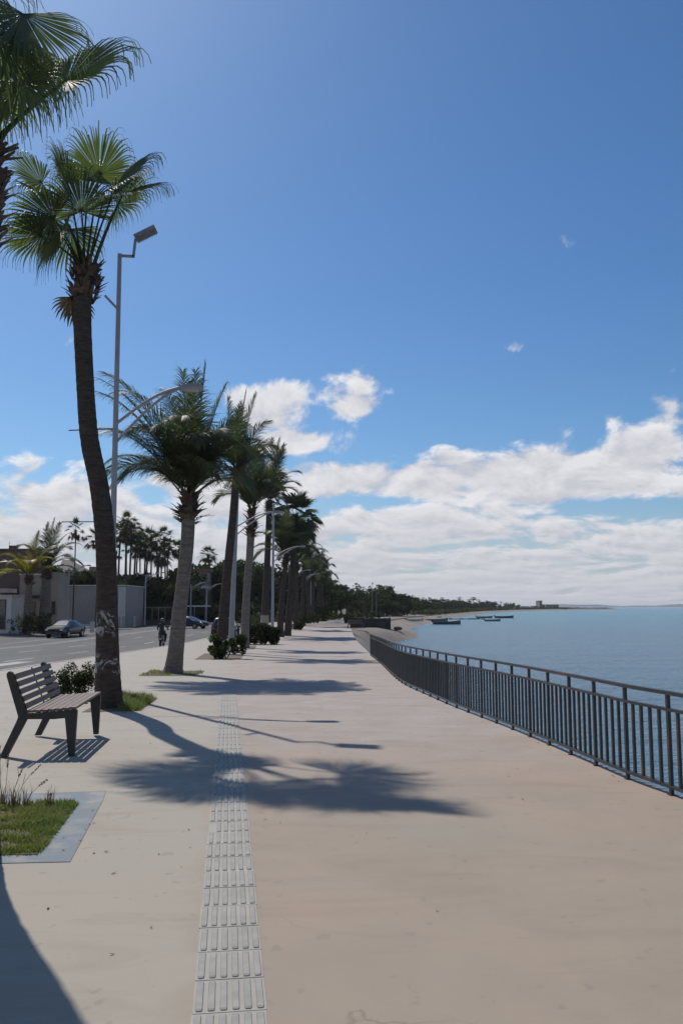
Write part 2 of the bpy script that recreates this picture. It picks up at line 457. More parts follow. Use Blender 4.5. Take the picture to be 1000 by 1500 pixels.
mb.quad_strip([[V((FAR + .02, y, gz(y) - .3)), V((FAR + .02, y, gz(y) - .02)), V((FAR, y, gz(y))), V((FAR - 4.5, y, gz(y) + .02)), V((FAR - 4.5, y, gz(y) - .3))] for y in yr])
tag(mb.build('pavement', M['walk']), kind='structure')
mb = MB()
def mark(x0, x1, y0, y1):
    n = max(1, int((y1 - y0) / 4))
    mb.quad_strip([[V((x0, y0 + (y1 - y0) * i / n, gz(y0 + (y1 - y0) * i / n) - .146)), V((x1, y0 + (y1 - y0) * i / n, gz(y0 + (y1 - y0) * i / n) - .146))] for i in range(n + 1)])
y = 10
while y < 260:
    mark(-13.75, -13.6, y, y + 3.2); mark(-26.2, -26.05, y + 1, y + 4.2); mark(-17.0, -16.85, y + 2, y + 5.2)
    y += 8
mark(-20.0, -19.86, 5, 300); mark(-20.5, -20.36, 5, 300); mark(-23.2, -23.08, 5, 300); mark(-10.95, -10.83, 52, 300)
for k in range(12): mark(-11.6 - k * 1.55, -10.9 - k * 1.55, 30.5, 34.0)
tag(mb.build('road_markings', M['roadpaint']), kind='structure')
# land, beach and sea
COAST = [(1.0, -30), (1.0, 92), (2.0, 112), (6, 140), (13, 185), (32, 280), (78, 480), (140, 680), (215, 860), (275, 985), (330, 1010), (330, 1100), (200, 1500), (150, 3000)]
mb = MB()
rows = []
for cx, cy in COAST:
    w = cx - .6
    rows.append([V((x, cy, gz(cy) - .4)) for x in (-4000, -600, -120, -60, -31, -9, w - 1, w)])
mb.quad_strip(rows)
tag(mb.build('land', M['land']), kind='structure')
mb = MB()
rows = []
for i, (cx, cy) in enumerate(COAST[1:11]):
    sw = [.4, 4.5, 7, 6, 5, 5, 6, 7, 8, 8][i]
    rows.append([V((cx - 9, cy - 2, gz(cy) - .34)), V((cx - 2.5, cy - 1, gz(cy) - .38)), V((cx, cy, -1.3 if i else -.9)), V((cx + sw * .4, cy - 2, -1.85)), V((cx + sw, cy - 5, -2.7)), V((cx + sw + 6, cy - 7, -4))])
rows.insert(0, [V(p) for p in ((-8, 72, -.83), (.5, 72, -.83), (1.2, 72, -1.3), (1.9, 72, -2.0), (2.6, 72, -2.7), (4, 72, -4))])
rows[1] = [V(p) for p in ((-8, 89, -.82), (.4, 89, -.82), (1.6, 89, -.95), (3.0, 90, -1.6), (4.2, 90, -2.7), (6, 90, -4))]
rows.insert(2, [V(p) for p in ((-8, 97, -.8), (.5, 97, -.8), (3.4, 96, -.86), (5.2, 95.5, -1.3), (6.6, 95, -2.7), (9, 95, -4))])
rows[3] = [V(p) for p in ((-7, 112, -.6), (1, 112, -.6), (6, 110, -.9), (8.5, 108, -1.5), (10.5, 107, -2.7), (14, 106, -4))]
mb.quad_strip(rows)
tag(mb.build('beach', M['sand'], smooth=True), kind='structure')
mb = MB()
def sea_sheet():
    ysea = [-60, -20, 0, 10, 20, 40, 80, 160, 320, 640, 1300, 2600, 6000, 14000]
    mb.quad_strip([[V((x, y, SEA)) for x in (-4000, -40, 0, 4, 10, 30, 80, 200, 600, 2000, 8000, 14000)] for y in ysea])
sea_sheet()
tag(mb.build('sea', M['water']), kind='structure')
mb = MB()                              # low dark headland far out on the right
rows = []
for k in range(40):
    x = 1350 + k * 70
    h = 9 + 5 * math.sin(k * .7) + 3 * math.sin(k * 1.9) - k * .12
    rows.append([V((x, 5200 - k * 12, SEA - .5)), V((x, 5230 - k * 12, max(2, h * .6 - 2))), V((x, 5350 - k * 12, max(3, h))), V((x, 5600, SEA - .5))])
mb.quad_strip(rows)
tag(mb.build('headland', M['hill'], smooth=True), kind='structure')

# tactile paving
A = G(336.5, 1492); B = G(335, 1004)
d = (B - A); d.z = 0; L = d.length; d.normalize(); sd = V((d.y, -d.x, 0))
W = .312; PITCH = .3125
mb = MB(); mt = MB()
s0 = -1.2
n = int((L - s0) / PITCH)
for i in range(n):
    a = A + d * (s0 + i * PITCH)
    jit = rng.uniform(-.004, .004); th = .0025 + rng.uniform(0, .003)
    q = [a + sd * (-W / 2 + jit) + d * .003, a + sd * (W / 2 + jit) + d * .003, a + sd * (W / 2 + jit) + d * (PITCH - .003), a + sd * (-W / 2 + jit) + d * (PITCH - .003)]
    top = [V((p.x, p.y, gz(p.y) + th)) for p in q]; bot = [V((p.x, p.y, gz(p.y) - .02)) for p in q]
    b = len(mt.v); mt.v.extend([tuple(p) for p in bot + top])
    for fc in ((4,5,6,7),(0,1,5,4),(1,2,6,5),(2,3,7,6),(3,0,4,7)): mt.f.append(tuple(b + k for k in fc))
    for k in range(6):
        if rng.random() < .006: continue
        u = -W / 2 + jit + W * (k + .5) / 6
        c0 = a + sd * u + d * .018
        hw = .0165; zt = th + .0065
        rows = []
        for s, ww, zz in ((0, .5, 0), (0, .8, .5), (.012, 1, 1), (PITCH - .046, 1, 1), (PITCH - .036, .8, .5), (PITCH - .036, .5, 0)):
            p = c0 + d * s; z0 = gz(p.y) + th
            rows.append([V((*(p - sd * hw * ww).xy, z0 - .001)), V((*(p - sd * hw * ww * .8).xy, z0 + .0075 * zz)), V((*(p + sd * hw * ww * .8).xy, z0 + .0075 * zz)), V((*(p + sd * hw * ww).xy, z0 - .001))])
        mb.quad_strip(rows)
tag(mt.build('tactile_path', M['tile']), kind='structure')
tag(mb.build('tactile_path_ridges', M['bar']), kind='structure')

# painted border, soil and lawn
def sheet(name, pts, mat, dz):
    b = MB(); b.poly([G(x, y, dz) for x, y in pts]); return tag(b.build(name, mat), kind='structure')
b = MB()
for q in (((-160,1268),(103,1262),(55,1251),(-160,1255)), ((103,1262),(150,1174),(111,1176),(55,1251)), ((150,1174),(156,1158),(60,1162),(111,1176)), ((111,1176),(60,1162),(-160,1166),(-160,1180))):
    b.poly([G(x, y, .004) for x, y in q])
tag(b.build('painted_border', M['bluepaint']), kind='structure')
lawn = [(-160, 1255), (55, 1251), (111, 1176), (-160, 1180)]
sheet('soil_bed', lawn, M['soil'], .008)
tree_pits = []
def pit(name, pts):
    return sheet(name, pts, M['soil'], .006)
pit('tree_pit', [(120,1043), (205,1041), (232,1022), (165,1020)])
pit('tree_pit', [(203,990), (285,990), (300,983), (222,982)])
pit('tree_pit', [(285,966), (352,966), (358,958), (300,957)])
pit('tree_pit', [(345,951), (372,951), (376,946), (350,946)])
def inside(p, poly):
    c = False
    for i in range(len(poly)):
        a, b2 = poly[i], poly[i - 1]
        if (a.y > p.y) != (b2.y > p.y) and p.x < (b2.x - a.x) * (p.y - a.y) / (b2.y - a.y) + a.x: c = not c
    return c
def blade(mb, p, h, w, lean, az):
    dx, dy = math.cos(az), math.sin(az); sx, sy = -dy * w, dx * w
    m1 = p + V((dx * lean * .35, dy * lean * .35, h * .6)); t1 = p + V((dx * lean, dy * lean, h))
    b = len(mb.v)
    mb.v.extend([(p.x - sx, p.y - sy, p.z), (p.x + sx, p.y + sy, p.z), (m1.x + sx * .7, m1.y + sy * .7, m1.z), (m1.x - sx * .7, m1.y - sy * .7, m1.z), tuple(t1)])
    mb.f.append((b, b + 1, b + 2, b + 3)); mb.f.append((b + 3, b + 2, b + 4))
def scatter(mb, pts, n, hmin, hmax, w=.003):
    poly = [G(x, y) for x, y in pts]
    x0 = min(p.x for p in poly); x1 = max(p.x for p in poly); y0 = min(p.y for p in poly); y1 = max(p.y for p in poly)
    k = 0
    while k < n:
        p = V((rng.uniform(x0, x1), rng.uniform(y0, y1), 0))
        if not inside(p, poly): continue
        k += 1
        cl = .6 + .4 * math.sin(p.x * 9 + 2 * math.sin(p.y * 7)) * math.sin(p.y * 11)
        if cl < .42 and rng.random() < .75: continue
        p.z = gz(p.y)
        h = rng.uniform(hmin, hmax) * (.6 + .5 * cl)
        blade(mb, p, h, w * rng.uniform(.7, 1.4), h * rng.uniform(.2, 1.0), rng.uniform(0, 6.28))
mb = MB(); scatter(mb, lawn, 24000, .02, .06)
scatter(mb, [(20,1256), (58,1254), (116,1178), (105,1176), (50,1249)], 2200, .015, .045)
scatter(mb, [(-160,1259), (50,1254), (52,1249), (-160,1252)], 1800, .015, .045)
tag(mb.build('lawn_grass', M['grass']), kind='stuff')
mb = MB(); scatter(mb, [(172,1042), (205,1041), (230,1024), (175,1018)], 3500, .05, .16, .004)
scatter(mb, [(180,1046), (212,1040), (230,1024), (180,1018)], 600, .02, .05, .004)
tag(mb.build('grass_tuft', M['grass']), kind='stuff')
mb = MB(); scatter(mb, [(203,990), (250,990), (262,983), (222,982)], 700, .02, .07, .008)
scatter(mb, [(270,990), (296,988), (300,983), (262,983)], 300, .02, .06, .008)
for k in range(60):                    # weeds in the joint behind the kerb
    yy = rng.uniform(26, 75); 
    for q in range(16):
        blade(mb, V((KERB - .25 + rng.uniform(-.15, .15), yy + rng.uniform(-.3, .3), gz(yy) - .15)), rng.uniform(.05, .2), .02, .08, rng.uniform(0, 6.28))
tag(mb.build('weeds', M['grass']), kind='stuff')

mb = MB()
for k in range(420):
    if k < 260:
        px, py = rng.choice(((160,1036),(253,986),(325,960),(60,1215),(112,1030),(358,950))); g = G(px, py); x = g.x + rng.gauss(.5, 1.1); y = g.y + rng.gauss(-.4, 1.1)
    else: y = rng.uniform(3.6, 26); x = rng.uniform(-6, edge_x(y) - .15)
    if k > 380: y = rng.uniform(5, 30); x = edge_x(y) - .12 - abs(rng.gauss(0, .12))
    c = V((x, y, gz(y) + .006)); a0 = rng.uniform(0, 6.28); l = rng.uniform(.006, .022); q = V((math.cos(a0), math.sin(a0), rng.uniform(-.1, .3))); p2 = V((-q.y, q.x, rng.uniform(-.2, .2)))
    mb.poly([c - q * l, c + p2 * l * .4, c + q * l, c - p2 * l * .4])
tag(mb.build('leaf_litter', M['deadleaf']), kind='stuff')

# ------------------------------------------------------------------ railing
rail_pts = [p for p in edge if 4.6 <= p.y <= 37.1]
def resample(pts, step):
    out = [pts[0].copy()]; acc = 0
    for a, b in zip(pts, pts[1:]):
        L = (b - a).length; t = step - acc
        while t <= L:
            out.append(a + (b - a) * (t / L)); t += step
        acc = (acc + L) % step
    return out
INSET = -.07
fine = resample(rail_pts, .1425)
for i, p in enumerate(fine):
    t = (fine[min(i + 1, len(fine) - 1)] - fine[max(i - 1, 0)]).normalized()
    p.x += INSET * t.y; p.z = gz(p.y)
fence = thing('railing', 'long dark grey metal railing with square bars, curving along the sea edge', 'railing', (fine[0].x, fine[0].y, fine[0].z))
FO = V(fence.location)
def rail(name, z, w, hgt):
    b = MB(); rows = []
    for i, p in enumerate(fine):
        t = (fine[min(i + 1, len(fine) - 1)] - fine[max(i - 1, 0)]).normalized(); s = V((t.y, -t.x, 0)).normalized()
        q = p - FO
        rows.append([q + s * w / 2 + V((0, 0, z)), q + s * w / 2 + V((0, 0, z + hgt)), q - s * w / 2 + V((0, 0, z + hgt)), q - s * w / 2 + V((0, 0, z))])
    k = b.quad_strip(rows, True); b.f.append((k, k + 1, k + 2, k + 3)); e = len(b.v) - 4; b.f.append((e + 3, e + 2, e + 1, e))
    return b.build(name, M['rail'], fence)
rail('top_rail', .895, .052, .034)
rail('middle_rail', .748, .036, .028)
rail('bottom_rail', .062, .042, .03)
rest = MB(); nb = 0
for i, p in enumerate(fine):
    t = (fine[min(i + 1, len(fine) - 1)] - fine[max(i - 1, 0)]).normalized()
    rot = Matrix.Rotation(math.atan2(-t.x, t.y), 3, 'Z'); q = p - FO
    if i % 5 == 0:
        b = MB(); b.box(q + V((0, 0, .4465)), (.032, .032, .896), rot); b.box(q + V((0, 0, .004)), (.055, .055, .008), rot)
        b.build('post', M['rail'], fence)
    elif nb < 100:
        nb += 1; b = MB(); b.box(q + V((0, 0, .420)), (.026, .026, .657), rot); b.build('baluster', M['rail'], fence)
    else: rest.box(q + V((0, 0, .420)), (.026, .026, .657), rot)
tag(rest.build('baluster', M['rail'], fence), kind='stuff')

# ------------------------------------------------------------------ benches
def make_bench(label, loc, rz, group, scale=1.0):
    "seat faces +X, length along Y, centre front at the origin side"
    root = thing('park_bench', label, 'bench', loc, rz, group, scale); root.scale = (.9, 1, 1)
    LN = 1.72
    for s in (0, 1):
        y0 = s * (LN - .07); b = MB()
        def pl(pts): return [V((x, y0, z)) for x, z in pts]
        w = V((0, .07, 0))
        # the frame: a splayed rear leg and reclined back post, a seat beam, a tapering front leg
        b.prism(pl([(-.90, 0), (-.81, 0), (-.585, .42), (-.62, .50), (-.68, .50), (-.70, .42)]), (0, 0, 0), w)
        b.prism(pl([(-.685, .44), (-.585, .44), (-.60, .53), (-.775, .93), (-.795, .955), (-.83, .965), (-.855, .94), (-.85, .90)]), (0, .0005, 0), w - V((0, .0005, 0)))
        b.prism(pl([(-.62, .425), (-.62, .505), (-.57, .485), (-.10, .515), (.0, .53), (.03, .51), (.02, .44), (-.25, .42)]), (0, .001, 0), w - V((0, .001, 0)))
        b.prism(pl([(-.12, .46), (.03, .50), (.015, .0), (-.055, .0)]), (0, .0015, 0), w - V((0, .0015, 0)))
        b.build('side_frame', M['steel'], root)
    for k in range(7):
        x = -.545 + k * .088; z = .512 + .03 * (k / 6) ** 1.5
        b = MB(); b.box((x, LN / 2, z), (.068, LN + .02, .026)); b.build('seat_slat', M['slat'], root)
    for k in range(5):
        z = .575 + k * .083; x = -.598 - (z - .53) * .43
        rot = Matrix.Rotation(R(-23.5), 3, 'Y')
        b = MB(); b.box((x + .03, LN / 2, z), (.024, LN + .01, .064), rot); b.build('back_slat', M['slat'], root)
    b = MB()
    b.bar((-.585, LN * .5, .51), (-.775, LN * .5, .95), .03, .012, (1, 0, 0)); b.build('back_strap', M['steel'], root)
    b = MB(); b.bar((-.56, LN * .5, .494), (.0, LN * .5, .50), .05, .012); b.build('seat_strap', M['steel'], root)
    return root
nf = G(107, 1108); ff = G(146, 1075)
dv = ff - nf; rz = math.atan2(-dv.x, dv.y)
bench = make_bench('dark metal park bench with wooden slats on the pavement beside the first palm', nf, rz, None)
g = G(513, 921); dup(bench, g, R(-68), 1.0, 'small distant bench facing away near the dark sea wall').location = g
g = G(506, 914); dup(bench, g, R(-75), 1.0, 'farthest bench on the promenade just left of the dark sea wall')

# ------------------------------------------------------------------ palms
def smooth(a, b, x):
    t = max(0, min(1, (x - a) / (b - a))); return t * t * (3 - 2 * t)
def frame_of(d, up=V((0, 0, 1))):
    d = d.normalized(); s = d.cross(up)
    if s.length < .05: s = d.cross(V((0, 1, 0)))
    s.normalize(); return d, s, s.cross(d)
def fan_leaf(mb, B, Hb, d, L, segs=40, rings=7, droop=.75, roll=0., spread=125, r=rng, wind=V((0, 0, 0)), pet=.018, cup=.3, fuse=.6):
    "petiole from B to hub Hb, blade of pleated segments fanning about direction d"
    mid = (B + Hb) / 2 + V((0, 0, .10 * (Hb - B).length))
    pts = [B * (1 - t) ** 2 + mid * 2 * t * (1 - t) + Hb * t * t for t in (0, .25, .5, .75, 1)]
    mb.tube(pts, [pet * 1.7, pet * 1.3, pet, pet * .9, pet * .7], 5)
    d, s, n = frame_of(d)
    q = Quaternion(d, roll); s = q @ s; n = q @ n
    for k in range(segs):
        ph = R(-spread + 2 * spread * (k + .5) / segs + r.uniform(-1.5, 1.5))
        a = abs(ph) / R(spread)
        LL = L * (1 - .30 * a ** 2) * r.uniform(.88, 1.06)
        d0 = (d * math.cos(ph) + s * math.sin(ph) + n * cup * (a - .2) * .6).normalized()
        w0 = math.tan(R(spread) / segs) * 1.12
        p = Hb.copy(); rows = []; dd = d0.copy(); LL *= 1.12
        fused = fuse * r.uniform(.92, 1.08)
        dr = droop * r.uniform(.6, 1.2)
        for i in range(rings):
            t = i / (rings - 1)
            hw = w0 * t * LL if t < fused else w0 * fused * LL * max(0.0, (1 - t) / (1 - fused)) ** 1.3
            hw = max(hw, .003)
            w = (n.cross(dd)).normalized() if abs(n.dot(dd)) < .99 else s
            rows.append([p - w * hw, p + n * hw * .55, p + w * hw])
            g = smooth(.42, 1.0, t) ** 1.2 * dr * 1.25; g = min(g, .97)
            dd = (d0 * (1 - g) + V((0, 0, -1)) * g + wind * g).normalized()
            p = p + dd * (LL / (rings - 1))
        mb.quad_strip(rows)
def feather_leaf(mb, B, d, L, n=60, ll=.62, bend=.9, r=rng, wind=V((0, 0, 0)), hang=.5, rings=5, rad=.026, wl=.017, twist=0.):
    N = 14; pts = []; dirs = []; p = V(B); d0 = V(d).normalized()
    for i in range(N + 1):
        t = i / N
        dd = (d0 + V((0, 0, -1)) * bend * t ** 1.6 + wind * t ** 1.3).normalized()
        pts.append(p.copy()); dirs.append(dd); p = p + dd * (L / N)
    mb.tube(pts, [rad * (1 - .9 * i / N) for i in range(N + 1)], 5)
    for k in range(n):
        t = .10 + .90 * (k + r.random() * .6) / n
        f = t * N; i = min(int(f), N - 1); u = f - i
        c = pts[i] * (1 - u) + pts[i + 1] * u; dd = (dirs[i] * (1 - u) + dirs[i + 1] * u).normalized()
        _, s, up = frame_of(dd)
        if twist:
            q = Quaternion(dd, twist * t); s = q @ s; up = q @ up
        prof = min(1, .35 + 2.6 * t) * (1 - .75 * max(0, t - .55) / .45)
        for sg in (-1, 1):
            l = ll * prof * r.uniform(.8, 1.1)
            a = R(r.uniform(48, 66) - 26 * t)
            v0 = (dd * math.cos(a) + (s * sg + up * .28).normalized() * math.sin(a)).normalized()
            h = hang * r.uniform(.6, 1.3); q = c.copy(); rows = []; ww = V(dd)
            for j in range(rings):
                tt = j / (rings - 1)
                w = wl * (.55 + 1.1 * tt) if tt < .4 else wl * max(.06, 1.0 - (tt - .4) / .62)
                ax = ww - v0 * ww.dot(v0)
                ax = ax.normalized() if ax.length > 1e-3 else up
                rows.append([q - ax * w, q + ax * w])
                v = (v0 + V((0, 0, -1)) * h * tt ** 1.2 * 1.6 + wind * tt * .9).normalized()
                q = q + v * (l / (rings - 1))
            mb.quad_strip(rows)
def dirv(az, el):
    return V((math.cos(R(el)) * math.cos(R(az)), math.cos(R(el)) * math.sin(R(az)), math.sin(R(el))))
def trunk_mesh(pts, rads, rr, ring=.06, seg=20, bump=.018):
    b = MB(); P2 = []; R2 = []
    pts = [V(p) for p in pts]
    L = sum((q - p).length for p, q in zip(pts, pts[1:])); n = max(12, int(L / ring))
    # catmull through the given points
    for i in range(n + 1):
        f = i / n * (len(pts) - 1); k = min(int(f), len(pts) - 2); t = f - k
        p0, p1, p2, p3 = pts[max(k - 1, 0)], pts[k], pts[k + 1], pts[min(k + 2, len(pts) - 1)]
        P2.append(.5 * ((2 * p1) + (p2 - p0) * t + (2 * p0 - 5 * p1 + 4 * p2 - p3) * t * t + (3 * p1 - p0 - 3 * p2 + p3) * t ** 3))
        R2.append(rads[k] * (1 - t) + rads[k + 1] * t)
    ph = [rr.uniform(1 - bump, 1 + bump) for _ in range(n + 1)]
    jit = [[rr.uniform(1 - bump * .6, 1 + bump * .6) for _ in range(seg)] for _ in range(n + 1)]
    b.tube(P2, R2, seg, True, lambda i, k: (ph[i] if i % 2 else ph[i] * (1 - bump * .6)) * jit[i][k])
    return b, P2
def boots(mb, axis, r0, n, ln, rr, out=.5, w=.05, up=.8):
    "old leaf bases: broken tapering stubs clasping the trunk"
    for k in range(n):
        t = rr.random(); f = t * (len(axis) - 1); i = min(int(f), len(axis) - 2); c = axis[i].lerp(axis[i + 1], f - i)
        az = rr.uniform(0, 6.283); o = V((math.cos(az), math.sin(az), 0)); s = V((-o.y, o.x, 0))
        rad = r0 * (.75 + .5 * math.sin(math.pi * min(1, t * .8 + .2)))
        l = ln * rr.uniform(.5, 1.3); dz = up * rr.uniform(.5, 1.2); ot = out * rr.uniform(.4, 1.4)
        p0 = c + o * rad * .8; p1 = p0 + o * l * ot * .5 + V((0, 0, l * dz * .5)); p2 = p0 + o * l * ot * 1.2 + V((0, 0, l * dz * .9)) + s * rr.uniform(-.05, .05)
        ww = w * rr.uniform(.7, 1.4); th = o * .02
        mb.quad_strip([[p0 - s * ww, p0 + th, p0 + s * ww, p0 - th], [p1 - s * ww * .8, p1 + th, p1 + s * ww * .8, p1 - th], [p2 - s * ww * .25, p2 + th * .3, p2 + s * ww * .35, p2 - th * .3]], True)
        b = len(mb.v); mb.f.append((b - 4, b - 3, b - 2, b - 1))

WIND = V((.10, -.05, 0))
def fan_palm(label, base, tpts, trad, leaves, n_auto, pet, blade, seed, tm, group=None, segs=40, skirt=True, auto_el=(80, -45), skirt_len=1.3, skirt_r=None, auto_az=None, dead=10, lm=None, fuse=.6):
    "tpts are trunk points relative to the base; leaves are explicit (hub offset, blade direction, length, roll)"
    rr = random.Random(seed)
    root = thing('fan_palm', label, 'palm tree', base, 0, group)
    b, ax = trunk_mesh(tpts, trad, rr); b.build('trunk', tm, root, True)
    top = V(tpts[-1]); r0 = trad[-1]
    if skirt:
        nn = max(3, int(len(ax) * skirt_len / max(.1, (ax[-1] - ax[0]).length)))
        b = MB(); boots(b, ax[-nn:], skirt_r or r0 * 1.25, int(150 * skirt_len), .24, rr, .45, .045, .8)
        b.build('leaf_bases', M['boots'], root)
        b = MB()
        for k in range(dead):
            az = rr.uniform(0, 360); o = dirv(az, -30); c = top - V((0, 0, .25 + .4 * rr.random()))
            hub = c + o * pet * .5
            fan_leaf(b, c, hub, dirv(az, -78), blade * .7, 14, 5, .6, rr.uniform(-1, 1), 70, rr, pet=.012)
        if dead: b.build('dead_fronds', M['deadleaf'], root)
    b = MB()
    for hub, d, L, roll in leaves:
        c = top + V((rr.uniform(-.08, .08), rr.uniform(-.08, .08), rr.uniform(-.25, .1)))
        fan_leaf(b, c, top + V(hub), V(d), L * 1.16, segs + 12, 11, 1.0, roll, 112, rr, WIND, fuse=.5)
    for k in range(n_auto):
        az = (k * 137.5 + rr.uniform(-15, 15)) if auto_az is None else rr.uniform(*auto_az)
        t = (k + .5) / n_auto; el = auto_el[0] + (auto_el[1] - auto_el[0]) * t ** .9 + rr.uniform(-8, 8)
        d = dirv(az, el); c = top + V((d.x * r0, d.y * r0, -.35 * t))
        pl = pet * rr.uniform(.75, 1.15)
        hub = c + d * pl + V((0, 0, -.10 * pl * t))
        d2 = (d + V((0, 0, -.35 - .3 * t))).normalized() if el < 70 else d
        fan_leaf(b, c, hub, d2, blade * rr.uniform(.85, 1.1), segs, 7, .75, rr.uniform(-.5, .5), 118, rr, WIND, fuse=fuse)
    b.build('crown', lm or M['fan'], root)
    return root
def coco_palm(label, base, tpts, trad, fronds, seed, tm, lm=None, group=None, n=56, ll=.62, stubs=True, wl=.017, wind=V((.12, -.05, 0)), shaft=None, rings=5, hang=.5):
    rr = random.Random(seed)
    root = thing('coconut_palm', label, 'palm tree', base, 0, group)
    b, ax = trunk_mesh(tpts, trad, rr, .08, 16, .015); b.build('trunk', tm, root, True)
    top = V(tpts[-1])
    b = MB()
    for az, el, L, bend in fronds:
        c = top + V((math.cos(R(az)) * .1, math.sin(R(az)) * .1, rr.uniform(-.15, .25)))
        feather_leaf(b, c, dirv(az, el), L, n, ll, bend, rr, wind, hang, rings, wl=wl, twist=rr.uniform(-.5, .5))
    b.build('crown', lm or M['coco'], root)
    if stubs:
        b = MB(); cut = shaft or 1.0
        nn = max(3, int(len(ax) * cut / (ax[-1] - ax[0]).length))
        boots(b, ax[-nn:], trad[-1] * 1.2, int(44 * cut), .42, rr, .55, .085, .7)
        boots(b, ax[-nn:-nn // 2], trad[-1] * 1.5, int(20 * cut), .5, rr, .7, .10, .35)
        b.build('leaf_bases', M['boots'], root)
    return root

def rel(base, px, py, dy=0.0):
    p = P(px, py, base.y + dy); return p - base
# palm just outside the left edge: its crown hangs into the frame
b0 = V((-2.74, 6.25, 0))
t0 = rel(b0, -42, 225)
lv = []
def leaf_at(base, top, hub, tip, hdy=0., tdy=0., L=None, roll=0.):
    h = rel(base, *hub, hdy); t = rel(base, *tip, tdy)
    dd = t - h
    return (h - top, dd, L or dd.length, roll)
for hub, tip, hdy, tdy, L, roll in (
    ((98,118), (190,62), -.15, -.25, .62, 1.0), ((35,20), (55,80), -.3, -.5, .62, .2), ((-5,40), (15,150), -.45, -.7, .72, -.3),
    ((30,120), (20,190), -.3, -.5, .5, .5), ((-70,90), (-120,150), 0, 0, .7, 0), ((-20,-10), (30,-60), .2, .4, .7, 0),
    ((-50,-40), (-60,-120), .3, .6, .7, 0), ((-20,90), (10,150), .2, .5, .6, -.6), ((-120,130), (-190,200), .3, .3, .7, 0), ((45,60), (50,140), .1, -.1, .6, -.6)):
    lv.append(leaf_at(b0, t0, hub, tip, hdy, tdy, L, roll))
fan_palm('tall fan palm whose crown hangs into the top left corner', b0, [(0,0,0), t0 * .35 + V((-.12,0,0)), t0 * .7 + V((-.06,0,0)), t0], [.24,.19,.165,.17], lv, 9, .6, .65, 3, M['darktrunk'], segs=44, auto_az=(130, 250), skirt_len=1.1, skirt_r=.22, dead=0)

# palm by the bench
b1 = G(160, 1036)
p = lambda x, y, dy=0: rel(b1, x, y, dy)
tp = [V((0,0,-.05)), p(158,985), p(157,900), p(155,800), p(146,715), p(131,640), p(124,540), p(121,450), p(127,395)]
t1 = tp[-1]
lv = []
for hub, tip, hdy, tdy, L, roll in (
    ((172,270), (222,235), -.8, -1.7, 1.0, .9), ((180,285), (226,272), -1.15, -2.1, .92, .5), ((146,255), (152,185), .0, -.25, .88, .2), ((100,268), (75,205), -.1, -.35, .82, -.3),
    ((62,268), (8,232), .2, .1, .82, .2), ((62,345), (2,350), -.2, -.4, .82, .3), ((88,340), (62,400), -.3, -.5, .85, 0),
    ((120,310), (112,240), -.5, -.9, .82, .3), ((172,300), (215,270), .5, .8, 1.0, -.3),
    ((130,265), (135,210), .6, 1.2, .85, 0), ((85,300), (40,270), .6, 1.1, .95, 0), ((105,335), (95,395), .4, .7, .8, 0), ((150,300), (190,265), -.6, -1.0, .9, .8), ((80,320), (30,310), -.5, -.8, .9, .4)):
    lv.append(leaf_at(b1, t1, hub, tip, hdy, tdy, L, roll))
fan_palm('tall curving fan palm with peeling white paint near its foot, beside the bench', b1, tp, [.265,.22,.19,.178,.172,.165,.16,.165,.20], lv, 0, .7, .7, 11, M['stained'], segs=46, skirt_len=1.0, skirt_r=.24, auto_el=(70, 25), dead=2)

# windswept coconut palm
b2 = G(253, 986)
p = lambda x, y, dy=0: rel(b2, x, y, dy)
tp = [V((0,0,-.05)), p(257,960), p(264,890), p(271,830), p(275,785), p(276,750), p(276,724)]
fr = [(170,52,3.5,1.1), (192,44,3.4,1.35), (150,64,3.4,1.0), (205,66,3.2,1.2), (182,68,3.0,1.35), (225,62,2.9,1.5), (255,70,2.8,1.5), (285,72,2.6,1.3), (310,70,2.7,1.3),
      (60,82,3.2,.25), (95,84,3.1,.3), (20,80,2.9,.35), (330,74,2.6,.9), (0,70,2.6,1.3), (350,58,2.3,1.6), (30,66,2.7,1.3), (120,70,3.0,1.1), (80,68,2.8,1.2), (270,80,2.9,.5), (235,40,2.8,1.7),(200,40,3.0,1.7),(220,52,3.2,1.6),(300,52,2.6,1.9),(265,58,2.8,1.7),(175,60,3.3,1.5),(185,28,2.9,1.8),(210,24,2.6,1.9),(240,30,2.5,2.0),(150,30,2.8,1.8),(350,40,2.3,2.0),(315,34,2.4,2.1),(20,36,2.3,2.0),(285,36,2.5,2.0), (135,48,3.0,1.5), (340,66,2.6,1.5)]
fr = [(180,62,4.3,.75),(170,58,4.1,.7),(195,66,4.2,.85),(185,52,3.6,1.0),(205,55,3.4,1.3),(160,50,3.4,1.3),(215,70,3.8,1.2),(235,62,3.4,1.5),(255,66,3.4,1.5),(275,70,3.4,1.4),(290,62,3.0,1.7),
      (310,66,3.2,1.5),(330,62,3.0,1.7),(345,70,3.3,1.3),(0,60,2.9,1.7),(10,78,3.6,.6),(40,84,3.9,.2),(75,86,3.9,.2),(100,82,3.7,.35),(130,74,3.7,.9),(150,66,3.5,1.2),(60,66,3.2,1.5),(30,62,3.0,1.6),(90,64,3.2,1.5),
      (265,82,3.6,.6),(200,40,2.8,1.7),(170,36,2.7,1.8),(230,42,2.7,1.9),(340,44,2.4,2.0),(20,44,2.4,2.0),(300,46,2.5,2.0)]
coco_palm('windswept coconut palm with a pale leaning trunk behind the tall lamp post', b2, tp, [.31,.24,.21,.20,.20,.20,.17], fr, 5, M['row'] and M['trunk'], n=90, ll=1.15, shaft=1.5, wind=V((.0, -.08, 0)), hang=.88, wl=.0145)

